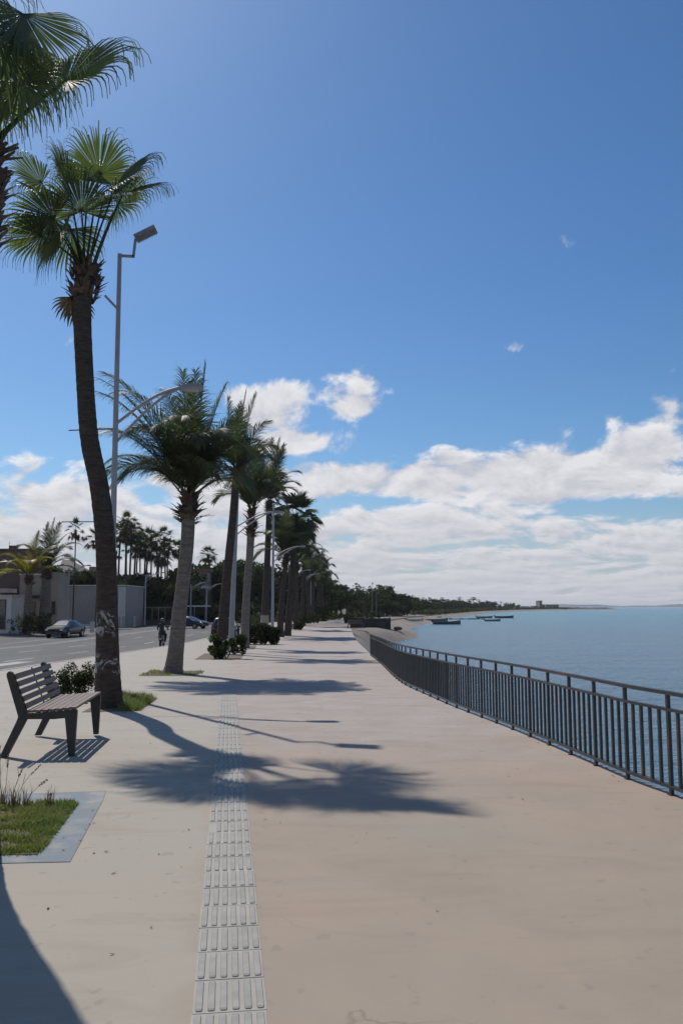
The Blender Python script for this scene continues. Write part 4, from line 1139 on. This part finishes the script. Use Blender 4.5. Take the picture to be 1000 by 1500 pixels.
def rider(loc, rz):
    o = None
    vs = [V((0,-.22,.88)), V((0,-.24,1.05)), V((0,-.21,1.28)), V((0,-.16,1.43)), V((0,-.12,1.53)), V((0,-.09,1.66))]
    rad = [.165, .15, .165, .10, .062, .10]; es = [(0,1),(1,2),(2,3),(3,4),(4,5)]
    def add(v, r, frm): vs.append(V(v)); rad.append(r); es.append((frm, len(vs) - 1)); return len(vs) - 1
    for s in (-1, 1):
        a = add((s*.18,-.18,1.40), .072, 3); e = add((s*.31,.02,1.18), .05, a); w = add((s*.33,.30,1.06), .034, e); h = add((s*.335,.36,1.055), .04, w)
        for q in range(4):
            k1 = add((s*(.29 + .024*q),.405,1.062), .0095, h); k2 = add((s*(.29 + .024*q),.42,1.03), .0085, k1); add((s*(.29 + .024*q),.39,1.015), .008, k2)
        th = add((s*.28,.37,1.035), .011, h); add((s*.285,.40,1.02), .009, th)
        hp = add((s*.10,-.14,.86), .10, 0); kn = add((s*.2,.24,.74), .072, hp); an = add((s*.17,.26,.36), .045, kn); add((s*.17,.40,.33), .04, an)
    me = bpy.data.meshes.new('person'); me.from_pydata([tuple(v) for v in vs], es, [])
    o = bpy.data.objects.new('person', me); col.objects.link(o); o.location = loc; o.rotation_euler = (0, 0, rz)
    me.materials.append(M['jacket'])
    md = o.modifiers.new('Skin', 'SKIN'); md.use_smooth_shade = True
    for i, sv in enumerate(me.skin_vertices[0].data):
        sv.radius = (rad[i], rad[i] * (.8 if i < 4 else 1)); sv.use_root = (i == 0)
    o.modifiers.new('Subsurf', 'SUBSURF').render_levels = 2
    tag(o, 'scooter rider in a dark jacket and helmet seen from behind', 'person')
    b = MB(); b.lathe((0,-.09,1.53), (0,.12,1), [(0,.10),(.04,.128),(.12,.138),(.19,.118),(.235,.07),(.25,.01)], 18); hm = b.build('helmet', M['helmet'], o, True)
    b = MB(); b.lathe((0,-.10,1.755), (0,.0,1), [(0,.08),(.022,.06),(.034,.01)], 14); b.build('crest', M['whitegloss'], hm, True)
    b = MB(); b.quad_strip([[V((s*.13*w, y2, z)) for s in (-1,-.3,.3,1)] for y2, z, w in ((.03,1.60,.9),(.055,1.66,.9),(.04,1.72,.8))]); b.build('visor', M['glass'], hm)
    b = MB()
    for s in (-1, 1): b.tube([(s*.10,-.14,.86),(s*.2,.24,.745),(s*.172,.26,.40)], [.112,.084,.062], 10)
    b.build('trousers', M['trousers'], o, True)
    return o
rider(sl, R(4))
y = 62; scooter('grey parked scooter with upright mirrors between the lamp post and pale palm', V((P(345, 925, y).x, y, gz(y) - .15)), R(-6), M['cargrey'])

# ---------------------------------------------------------------- buildings
def bbox(name, px0, px1, pyt, y, depth, mat, root, pyb=None, z0=None):
    a = P(px0, pyt, y); c = P(px1, pyt, y); zb = (z0 if z0 is not None else gz(y) - .4) if pyb is None else P(px0, pyb, y).z
    o = V(root.location)
    b = MB(); b.box(V(((a.x + c.x) / 2, y + depth / 2, (a.z + zb) / 2)) - o, (c.x - a.x, depth, a.z - zb)); return b.build(name, mat, root)
def building(name, label, px, y, cat='building'):
    return thing(name, label, cat, V((P(px, 900, y).x, y, gz(y) - .4)))
def opening(root, px0, px1, pyt, pyb, y, mat=None, name='window'):
    a = P(px0, pyt, y); c = P(px1, pyb, y); o = V(root.location); zc = (a.z + c.z) / 2; w = c.x - a.x; h = a.z - c.z
    b = MB(); x = (a.x + c.x) / 2; f = min(.09, w * .15)
    b.box(V((x, y - .03, zc)) - o, (w - 2 * f, .06, h - 2 * f)); g = b.build(name, mat or M['glass'], root)
    b = MB()
    b.box(V((x, y - .04, a.z - f / 2)) - o, (w, .09, f)); b.box(V((x, y - .04, c.z + f / 2)) - o, (w + .1, .11, f))
    b.box(V((a.x + f / 2, y - .04, zc)) - o, (f, .085, h - 2 * f)); b.box(V((c.x - f / 2, y - .04, zc)) - o, (f, .085, h - 2 * f))
    b.build('frame', M['frame'], g)
# white booth at the left edge
Y = 76
r = building('ticket_booth', 'small white booth with a dark glass door at the left edge', 4, Y)
bbox('wall', -40, 18, 873, Y, 4, M['stucco'], r); bbox('roof', -41, 19.5, 871.2, Y - .3, 4.6, M['stucco'], r, 873.2)
opening(r, -12, 8, 878, 922, Y, name='door'); bbox('parapet', -30, 12, 862, Y + 1.2, 2.2, M['grey'], r, 871.2)
bbox('canopy', 1, 18, 868.2, Y - .6, 1.8, M['awning'], r, 870.8)
# brown two storey building
Y = 86
r = building('brown_building', 'two storey brown building with dark awnings behind the coconut palms', 30, Y)
bbox('upper_wall', -60, 58, 806, Y, 3.2, M['mauve'], r); bbox('wing_wall', 30, 88, 842, Y - 2.2, 2.6, M['beige'], r); bbox('corner_block', 76, 86, 838, Y - 2.6, 2.2, M['beige'], r)
bbox('parapet', -62, 60, 803.5, Y - .2, .6, M['mauve'], r, 806.1); bbox('cornice', 29, 75.7, 840.3, Y - 2.4, .5, M['stucco'], r, 842.1)
for a, c in ((20, 38), (42, 57)):
    bbox('awning', a, c, 872, Y - 3.6, 1.3, M['awning'], r, 876.5)
opening(r, 30, 36, 880, 899, Y - 2.2); opening(r, 45, 52, 882, 902, Y - 2.2); opening(r, 76.5, 81, 881, 900, Y - 2.6); opening(r, 63, 66, 872, 875, Y - 2.2)
opening(r, 22, 27, 880, 905, Y, name='door'); bbox('sign_band', 14, 25, 861, Y - .5, .4, M['frame'], r, 868)
bbox('roof_tank', 13.5, 22, 799, Y + 1, 1, M['frame'], r, 804)
o = V(r.location); q = P(14, 804, Y + 2) - o; b = MB(); b.tube([q, q + V((0, 0, .8))], .02, 5); b.tube([q + V((-.2, 0, .6)), q + V((.2, 0, .6))], .012, 5); b.build('antenna', M['frame'], r)
# long grey wall
Y = 104
r = building('grey_wall', 'long blank grey stucco building behind the parked black car', 130, Y, 'building')
bbox('wall', 84, 186, 858, Y, 9, M['grey'], r); bbox('coping', 83.6, 186.6, 856.8, Y - .15, 9.4, M['stucco'], r, 858); opening(r, 85, 91.5, 869.2, 871.4, Y); bbox('annexe', 174, 183.5, 860, Y - .5, 5, M['stucco'], r)
b = MB()
r = building('hip_roofed_house', 'pale house with a steep grey hipped roof behind the brown building', 98, 122)
bbox('wall', 86, 112, 838, 122, 9, M['beige'], r)
a = P(84, 838, 121.5); c = P(114, 838, 121.5); t0_ = P(92, 820, 126); t1_ = P(104, 820, 126); o = V(r.location)
b = MB(); q = [a, c, c + V((0, 10, 0)), a + V((0, 10, 0))]; q = [p - o for p in q]; rt = [t0_ - o, t1_ - o]
b.poly([q[0], q[1], rt[1], rt[0]]); b.poly([q[1], q[2], rt[1]]); b.poly([q[2], q[3], rt[0], rt[1]]); b.poly([q[3], q[0], rt[0]]); b.poly(q); b.build('roof', M['palmthatch'], r)
bbox('chimney', 131, 139, 830, 128, 1, M['beige'], building('white_house', 'pale house block showing just above the dark trees left of the peeling palm', 135, 128))
r = building('white_gabled_house', 'white gable peeping out of the trees below the palm cluster', 200, 131)
bbox('wall', 191, 211, 845, 131, 6, M['stucco'], r); opening(r, 196, 199, 848, 854, 131); opening(r, 203, 206, 848, 854, 131)
a = P(190, 845, 130.6) - V(r.location); c = P(212, 845, 130.6) - V(r.location); t = P(201, 838, 130.6) - V(r.location)
b = MB(); b.prism([a, c, t], (0, 0, 0), (0, 7, 0)); b.build('roof', M['stucco'], r)
r = building('taupe_building', 'dark taupe building behind the coconut trunk with a pale terrace', 272, 138)
bbox('lower_wall', 232, 302, 862, 138, 12, M['brownwall'], r); bbox('upper_wall', 268, 306, 838, 142, 8, M['grey'], r); bbox('roof', 266, 308, 833, 141.4, 9.4, M['terracotta'], r, 838.2)
bbox('terrace', 262, 304, 858, 137.2, .8, M['stucco'], r, 861.8)
for k in range(5): opening(r, 271 + k * 7, 275 + k * 7, 841, 849, 142)
for k in range(6): opening(r, 236 + k * 10, 241 + k * 10, 868, 878, 138)
r = building('pale_villa', 'pale villa among the trees between the leaning palm and pale palm', 318, 150)
bbox('wall', 306, 326, 862, 150, 8, M['beige'], r); bbox('side_wall', 326.3, 372, 878, 149, 8, M['stucco'], r); bbox('roof', 324, 376, 875, 148, 10, M['stucco'], r, 878)
for k in range(3): opening(r, 309 + k * 6, 313 + k * 6, 867, 877, 150)
for k in range(4): opening(r, 332 + k * 10, 338 + k * 10, 883, 893, 149)
bbox('chimney', 309, 314, 855, 151, 1.5, M['beige'], r, 862)
# hotel style block above the palms, left of the pale palm
r = building('flat_roofed_block', 'small flat roofed grey block above the trees behind the lamp post', 352, 190)
bbox('wall', 343, 366, 829, 190, 8, M['grey'], r); bbox('roof', 341, 368, 825.5, 189.4, 9, M['stucco'], r, 829)
for k in range(3): opening(r, 346 + k * 7, 350 + k * 7, 832, 837, 190)
# shelter with a flat white canopy
Y = 120; r = building('bus_shelter', 'open shelter with a thin flat white roof behind the navy car', 286, Y, 'shelter')
bbox('roof', 266, 304, 887, Y, 3, M['whitegloss'], r, 888.6)
for px in (269, 285, 301):
    for dy in (.2, 2.6): bbox('post', px - .4, px + .4, 888.6, Y + dy, .1, M['lamp'], r)
bbox('back_panel', 268, 302, 890, Y + 2.9, .08, M['awning'], r, 900)
# long clipped hedge with its low wall
Y = 114
o = V((P(225, 900, Y).x, Y, gz(Y) - .1)); rt = thing('long_hedge', 'long dark hedge with a pale wire on top across the road', 'hedge', o)
b = MB(); cs = []; rr = random.Random(77); xa = P(168, 900, Y).x - o.x; xb = P(272, 900, Y).x - o.x
top = P(200, 890, Y).z - o.z
for k in range(700): cs.append((V((rr.uniform(xa, xb), rr.choice((-.5, .5, rr.uniform(-.5, .5))), top * rr.uniform(.3, .96))), .25))
leaf_cloud(b, cs, 7000, .16, rr, 1.0); b.build('foliage', M['bush'], rt)
b = MB(); b.bar((xa, -.7, top + .05), (xb, -.7, top + .05), .06, .05)
b.build('wire', M['lamp'], rt)
for k in range(12):
    b = MB(); x = xa + (xb - xa) * k / 11; b.bar((x, -.7, 0), (x, -.7, top + .05), .06, .06, (0, 1, 0)); b.build('post', M['lamp'], rt)
b = MB(); b.box(((xa + xb) / 2, -.9, .35), (xb - xa, .3, .7)); b.build('low_wall', M['brownwall'], rt)
o = V((P(340, 900, 135).x, 135, gz(135) - .1)); rt = thing('long_hedge', 'dark far hedge behind the shelter and the promenade palms', 'hedge', o)
b = MB(); cs = []; xa = P(268, 900, 135).x - o.x; xb = P(480, 900, 135).x - o.x; top = P(300, 889, 135).z - o.z
for k in range(900): cs.append((V((rr.uniform(xa, xb), rr.uniform(-.6, .6), top * rr.uniform(.05, 1.05))), .4))
leaf_cloud(b, cs, 9000, .2, rr, 1.0); b.build('foliage', M['tree'], rt)
bo = None
for i, px in enumerate((175, 181, 197.5, 152)):
    y = 100; g = V((P(px, 910, y).x, y, gz(y)))
    if bo is None:
        bo = thing('bollard', '', 'bollard', g, 0, 'pale bollards across the road')
        b = MB(); b.lathe((0,0,0), (0,0,1), [(0,.2),(.1,.2),(.12,.15),(1.0,.13),(1.02,.17),(1.1,.17)], 12); b.build('shaft', M['walk'], bo)
        b = MB(); b.lathe((0,0,1.1), (0,0,1), [(0,.14),(.08,.13),(.16,.08),(.18,.01)], 12); b.build('cap', M['walk'], bo); c = bo
    else: c = dup(bo, g)
    c['label'] = ('pale concrete bollard left of a close pair, right of the peeling trunk', 'pale concrete bollard, right one of the close pair', 'lone pale concrete bollard nearest the lamp on the far kerb', 'pale concrete bollard behind the peeling palm trunk')[i]
# barrier beside the parked car
y = 78; g = V((P(130, 920, y).x, y, gz(y))); r = thing('road_barrier', 'low white barrier with rails right behind the parked black car', 'barrier', g)
b = MB(); b.box((.35, 0, .5), (.35, .25, 1.0)); b.build('pillar', M['stucco'], r)
for z in (.35, .7):
    b = MB(); b.bar((-1.2, 0, z), (.17, 0, z), .06, .06); b.build('rail', M['whitegloss'], r)

# ---------------------------------------------------------------- shore
ws = thing('sea_wall', 'dark stone sea wall where the promenade meets the beach', 'sea wall', (1.6, 106, -.9))
def wall_seg(name, a, c, hgt, mat):
    rows = []; n = 14; b = MB()
    for k in range(n + 1):
        t = k / n; p = V(a).lerp(V(c), t); j = rng.uniform(-.08, .08)
        rows.append([p + V((0, 0, -2.2)), p + V((0, j * .5, hgt * .5)), p + V((.0, .1, hgt + j)), p + V((0, 1.4, hgt + j)), p + V((0, 1.5, -2.2))])
    k = b.quad_strip(rows, False); b.f.append(tuple(range(k, k + 5))); e = len(b.v); b.f.append(tuple(range(e - 5, e))[::-1])
    return b.build(name, mat, ws)
a = V((1.12, 99, 0)) - V(ws.location); c = P(572, 906, 103) - V(ws.location)
wall_seg('wall', V((a.x, a.y, .16)), V((c.x, -3, .10)), 1.05, M['wall'])
b = MB()
for k in range(7):
    q = V((c.x + .3 + rng.uniform(0, 1.1), -3 + rng.uniform(-.3, .6), -.1)); s = rng.uniform(.15, .32)
    b.lathe(q, (rng.uniform(-.3,.3), rng.uniform(-.3,.3), 1), [(-s, .02), (-s * .6, s * .9), (0, s * 1.2), (s * .5, s * .8), (s * .8, .02)], 7)
b.build('rubble', M['rock'], ws)
bush('low_shrub', 'dark low shrub sprawling on top of the sea wall', V((P(538, 903, 109.5).x, 109.5, P(538, 905, 109.5).z)), (4.2, 2, .8), 900, .12, 401, M['bush'])
bush('low_shrub', 'small dark shrub left of the sea wall beside the far benches', V((P(512, 903, 112).x, 112, gz(112) - .1)), (1.9, 1.4, 1.7), 700, .12, 402, M['bush'])
def boat(label, px, py, ln, rz, mat, z=SEA, cabin=False, group=None, canopy=False):
    g = GZ(px, py, z); root = thing('fishing_boat', label, 'boat', g, rz, group)
    b = MB(); rows = []; w = ln * .13; h = ln * .10
    for t, ww, zz in ((0,.75,.0),(.1,.9,.0),(.4,1,.0),(.7,.85,.08),(.9,.45,.3),(1,.05,.55)):
        x = (t - .5) * ln
        rows.append([V((x, -w*ww, h*(1+zz))), V((x, -w*ww*.8, h*.2)), V((x, 0, -h*.3)), V((x, w*ww*.8, h*.2)), V((x, w*ww, h*(1+zz))), V((x, w*ww*.82, h*(.95+zz))), V((x, 0, h*.45)), V((x, -w*ww*.82, h*(.95+zz)))])
    b.quad_strip(rows, True); b.f.append(tuple(range(8))); b.build('hull', mat, root)
    for t in (-.25, .0, .22):
        b = MB(); b.box((t * ln, 0, h * .82), (ln * .05, w * 1.6, h * .12)); b.build('thwart', M['boatgrey'], root)
    b = MB(); b.box((-ln * .52, 0, h * 1.1), (ln * .05, w * .4, h * .9)); b.build('outboard_motor', M['black'], root)
    if canopy:
        b = MB(); b.box((-.1 * ln, 0, h * 3.0), (ln * .4, w * 1.7, h * .15))
        for sx in (-.28, .08):
            for sy in (-.8, .8): b.bar((sx * ln, sy * w, h), (sx * ln, sy * w, h * 3), .06, .06, (0, 1, 0))
        b.build('canopy', M['boatwhite'], root)
    return root
boat('dark long open boat moored nearest the promenade', 654, 914.5, 6.2, R(3), M['boatblue'])
boat('weathered grey boat drawn up at the water just above the dark long boat', 637, 910.5, 6.6, R(-4), M['boatgrey'])
boat('pale boat resting on the beach edge', 630, 906.8, 7.0, R(6), M['boatwhite'])
boat('small boat afloat right of the row of stones', 721, 909.8, 4.4, R(8), M['boatgrey'])
boat('moored boat above the row of stones', 709, 905.3, 5.4, R(-5), M['boatgrey'])
boat('rightmost of the small moored boats', 738, 905.3, 6.4, R(4), M['boatblue'])
boat('small pale open boat lying on the sand', 607, 909.3, 4.2, R(14), M['boatwhite'], -1.6)
g = GZ(683, 907.2, SEA); r = thing('stone_groyne', 'low broken row of dark stones out in the shallow water', 'groyne', g)
b = MB()
for k in range(46):
    q = V((rng.uniform(-5.2, 5.2), rng.uniform(-.4, .4), rng.uniform(-.1, .12))); s = rng.uniform(.25, .5)
    b.lathe(q, (rng.uniform(-.3,.3), rng.uniform(-.3,.3), 1), [(-s, .02), (-s*.6, s*.9), (0, s*1.1), (s*.5, s*.8), (s*.75, .02)], 7)
b.build('stones', M['rock'], r)
for px, py, lab in ((590,908.5,'dark upturned object on the sand near the boats'),):
    pass
# far shore buildings
def farblock(name, label, px0, px1, top, y, mat, rows_, cols):
    r = thing(name, label, 'building', V((P((px0 + px1) / 2, 890, y).x, y, -2.0)))
    bbox('wall', px0, px1, top, y, 18, mat, r, z0=-2.0)
    w = (px1 - px0) / cols; z0p = 892; hgt = (z0p - top) / rows_
    b = MB(); o = V(r.location)
    for i in range(rows_):
        for j in range(cols):
            a = P(px0 + w * (j + .2), top + hgt * (i + .25), y); c = P(px0 + w * (j + .8), top + hgt * (i + .75), y)
            b.box(V(((a.x + c.x) / 2, y - .1, (a.z + c.z) / 2)) - o, (c.x - a.x, .2, a.z - c.z))
    b.build('windows', M['glass'], r)
    bbox('parapet', px0 - .3, px1 + .3, top - .7, y - .3, 18.6, mat, r, top)
    return r
farblock('hotel_tower', 'slim dark tower on the far shore, tallest building there', 789.6, 793.4, 880.5, 960, M['tower'], 8, 2)
farblock('hotel_block', 'broad hotel block to the right of the slim tower', 799, 817.5, 886, 950, M['hotel'], 4, 8)
farblock('low_shore_building', 'low pale building left of the slim tower on the far shore', 781.5, 789, 888, 970, M['hotel'], 3, 3)
farblock('long_shore_building', 'long low building above the far shore trees', 660, 679, 880, 640, M['hotel'], 3, 9)
farblock('wide_shore_building', 'pale building at the shore between far trees', 706, 722, 887, 700, M['stucco'], 2, 6)
farblock('small_shore_house', 'small pale house at the shore near the beach boats', 588, 596, 890, 270, M['stucco'], 2, 4)
farblock('cream_shore_house', 'cream house just above the beached boats', 640, 648, 888, 420, M['stucco'], 2, 4)
farblock('flat_shore_house', 'flat white house between palms right of the long low building', 690, 697, 888.5, 620, M['boatwhite'], 2, 3)
farblock('dark_shore_house', 'brown house at the shore right of the wide pale building', 734, 744, 889, 800, M['hotel'], 2, 4)
farblock('white_shore_house', 'white house on the far shore left of the tower', 762, 775, 889.5, 900, M['stucco'], 2, 5)
for i in range(16):
    tree_at(764 + i * 4.2 + rng.uniform(-1, 1), 888.6 + rng.uniform(-1, 1.2), 900 + rng.uniform(-10, 40), i % 4, T3, 'far trees along the shore', 1.6, z0=-2.2)
mb = MB(); rr = random.Random(5); cs = []
for (ax, ay), (bx, by) in zip(COAST[2:10], COAST[3:11]):
    nseg = max(2, int(math.hypot(bx - ax, by - ay) / 2.2))
    for k in range(nseg):
        t = (k + rr.random()) / nseg; x = ax + (bx - ax) * t; y = ay + (by - ay) * t
        sh = 8 if y < 260 else 2.5
        for q in range(3):
            cs.append((V((x - sh - rr.uniform(0, 9) if y < 260 else x + rr.uniform(-7, .3), y + rr.uniform(-1, 1), -1.1 + rr.uniform(.1, 1.0))), rr.uniform(.6, 1.5)))
leaf_cloud(mb, cs, 26000, .33, rr, .8)
tag(mb.build('shore_scrub', M['tree2']), kind='stuff')
# pole mast with flag-like top near the beach trees
for px, top, lab in ((545,853,'thin bare mast left of the tallest beach tree'), (551,856,'thin bare mast closest to the tallest beach tree')):
    g = V((P(px, 895, 200).x, 200, -1.2)); r = thing('mast', lab, 'mast', g); h = P(px, top, 200).z + 1.2
    b = MB(); b.tube([(0,0,0),(0,0,h)], [.06,.03], 6); b.build('pole', M['lamp'], r); b = MB(); b.box((.1,0,h - .3), (.22,.06,.5), Matrix.Rotation(R(20), 3, 'Y')); b.build('lamp_panel', M['frame'], r)

hz = MB(); hz.box((5000, 7000, 17.5), (18400, 14400, 47))
hm = bpy.data.materials.new('sea_haze'); hm.use_nodes = True; ht = NT(hm.node_tree)
ht.n.remove(ht.n.get('Principled BSDF')); pv = ht.new('ShaderNodeVolumePrincipled')
pv.inputs['Color'].default_value = (.93, .96, 1, 1); pv.inputs['Density'].default_value = .0001; pv.inputs['Anisotropy'].default_value = .2
ht.l.new(pv.outputs[0], ht.n.get('Material Output').inputs['Volume'])
tag(hz.build('haze', hm), kind='stuff')

# ---------------------------------------------------------------- light, sky, camera
EL, AZ = R(50), R(-33)
sdir = V((math.sin(AZ) * math.cos(EL), math.cos(AZ) * math.cos(EL), math.sin(EL)))
sl_ = bpy.data.lights.new('sun', 'SUN'); sl_.energy = 3.75; sl_.angle = R(.53); sl_.color = (1.0, .94, .86)
so = bpy.data.objects.new('sun', sl_); col.objects.link(so); so.rotation_euler = sdir.to_track_quat('Z', 'Y').to_euler()
w = bpy.data.worlds.new('World'); scene.world = w; w.use_nodes = True
t = NT(w.node_tree); bg = t.n.get('Background')
sky = t.new('ShaderNodeTexSky'); sky.sky_type = 'NISHITA'; sky.sun_disc = False
sky.sun_elevation = EL; sky.sun_rotation = AZ; sky.air_density = 1.0; sky.dust_density = .6; sky.ozone_density = 1.6; sky.altitude = 0
tc = t.new('ShaderNodeTexCoord'); sx = t.new('ShaderNodeSeparateXYZ'); t.l.new(tc.outputs['Generated'], sx.inputs[0])
DEG = 57.29578
az = t.m('MULTIPLY', t.m('ARCTAN2', sx.outputs[0], sx.outputs[1]), DEG)
el = t.m('MULTIPLY', t.m('ARCSINE', sx.outputs[2]), DEG)
elc = t.m('MAXIMUM', el, 0.0)
lw = t.m('LOGARITHM', t.m('ADD', elc, 1.6), math.e)
def angles(px, py):
    x, f, u = ray(px, py)
    return math.degrees(math.atan2(x, f)), math.degrees(math.atan2(u, math.hypot(x, f)))
CLOUDS = [(395,605,56,46,.38), (355,590,40,30,.25), (420,570,50,18,.26), (465,600,16,20,-.10), (535,568,66,36,.36), (515,600,50,14,.25), (440,645,62,17,.36), (632,579,24,9,.30), (500,700,130,34,.34), (620,705,70,28,.3), (740,700,150,40,.36), (880,690,130,42,.40),
          (960,650,60,34,.38), (985,597,38,30,.42), (890,615,16,12,.2), (95,722,110,26,.26), (105,678,34,9,.26), (60,765,120,26,.2), (455,760,60,12,.2), (300,720,90,30,.3), (820,350,30,26,.40), (733,507,34,14,.44), (262,368,48,18,.50), (650,662,20,14,.3), (600,536,12,6,.2), (60,612,20,7,.16), (590,755,50,9,.22),
          (900,742,110,17,-.30),(690,640,110,26,-.20), (560,738,90,9,-.22), (700,560,150,40,-.15), (880,560,60,40,-.15), (210,640,90,50,-.1), (250,735,60,14,-.15), (480,670,60,8,-.22), (560,640,60,26,-.2), (120,640,120,20,-.1)]
cov = t.ramp(t.m('DIVIDE', elc, 40.), [(0, .70), (3 / 40, .64), (5.0 / 40, .50), (8 / 40, .35), (12 / 40, .17), (15.5 / 40, .05), (20 / 40, .0), (30 / 40, .0)])
for px, py, rx, ry, amp in CLOUDS:
    a0, e0 = angles(px, py); a1, _ = angles(px + rx, py); _, e1 = angles(px, py - ry)
    ra, re = max(.3, abs(a1 - a0)), max(.2, abs(e1 - e0))
    u = t.m('DIVIDE', t.m('SUBTRACT', az, a0), ra); v = t.m('DIVIDE', t.m('SUBTRACT', el, e0), re)
    q = t.m('ADD', t.m('MULTIPLY', u, u), t.m('MULTIPLY', v, v))
    cov = t.m('MULTIPLY_ADD', t.m('EXPONENT', t.m('MULTIPLY', q, -1.0)), amp, cov)
def field(da, dw, detail=10):
    cb = t.new('ShaderNodeCombineXYZ')
    t.put(cb.inputs[0], t.m('ADD', t.m('MULTIPLY', az, .13), da)); t.put(cb.inputs[1], t.m('ADD', t.m('MULTIPLY', lw, 2.5), dw)); cb.inputs[2].default_value = 4.3
    n = t.noise(cb.outputs[0], 1.7, detail, .58, .35)
    n2 = t.noise(cb.outputs[0], 6.0, 5, .6, .2)
    return t.m('ADD', n, t.m('MULTIPLY', t.m('SUBTRACT', n2, .5), .16))
f0 = field(0, 0); f1 = field(-.05, .16, 6)
cov = t.m('SUBTRACT', cov, t.mapr(el, 16, 24, 0, .16))
behind = t.mapr(t.m('ABSOLUTE', az), 48, 85, 0, .30)
cov = t.m('ADD', cov, t.m('MULTIPLY', behind, t.mapr(el, 45, 75, 1, .4)))
raw = t.m('ADD', t.m('MULTIPLY', t.m('SUBTRACT', f0, .5), 1.8), t.m('SUBTRACT', cov, .34))
dens = t.mapr(raw, -.05, .26, 0, 1, True)
thick = t.mapr(raw, .10, .42)
lit = t.mapr(t.m('SUBTRACT', f0, f1), -.10, .12)
ccol = t.mix(lit, (5.4, 5.55, 6.1), (8.6, 8.6, 8.8))
ccol = t.mix(t.m('MULTIPLY', thick, .45), ccol, (5.9, 5.95, 6.4))
# blue of the sky itself, a little deeper than the model gives
hs = t.new('ShaderNodeHueSaturation'); hs.inputs['Saturation'].default_value = 1.18; hs.inputs['Value'].default_value = 1.0
t.l.new(sky.outputs[0], hs.inputs['Color'])
base = t.mix(1.0, hs.outputs[0], (.585, .765, .915), 'MULTIPLY')
lowhaze = t.mapr(el, 0, 9, 1, 0, True)
base = t.mix(t.m('MULTIPLY', lowhaze, .75), base, (4.3, 4.6, 5.35))
ccol = t.mix(t.m('MULTIPLY', lowhaze, .6), ccol, (4.75, 4.9, 5.5))
fin = t.mix(dens, base, ccol)
t.l.new(fin, bg.inputs['Color']); bg.inputs['Strength'].default_value = .1

cam = bpy.data.cameras.new('camera'); co = bpy.data.objects.new('camera', cam); col.objects.link(co)
cam.sensor_fit = 'VERTICAL'; cam.sensor_height = 36; cam.lens = 36 * F / 1500
cam.clip_start = .05; cam.clip_end = 80000
co.location = (0, 0, H); co.rotation_euler = (R(90) + TH, 0, 0)
scene.camera = co
scene.view_settings.view_transform = 'Standard'; scene.view_settings.look = 'None'
scene.view_settings.exposure = .05; scene.view_settings.gamma = 1
scene.cycles.max_bounces = 6; scene.cycles.diffuse_bounces = 3; scene.cycles.glossy_bounces = 3; scene.cycles.transmission_bounces = 4
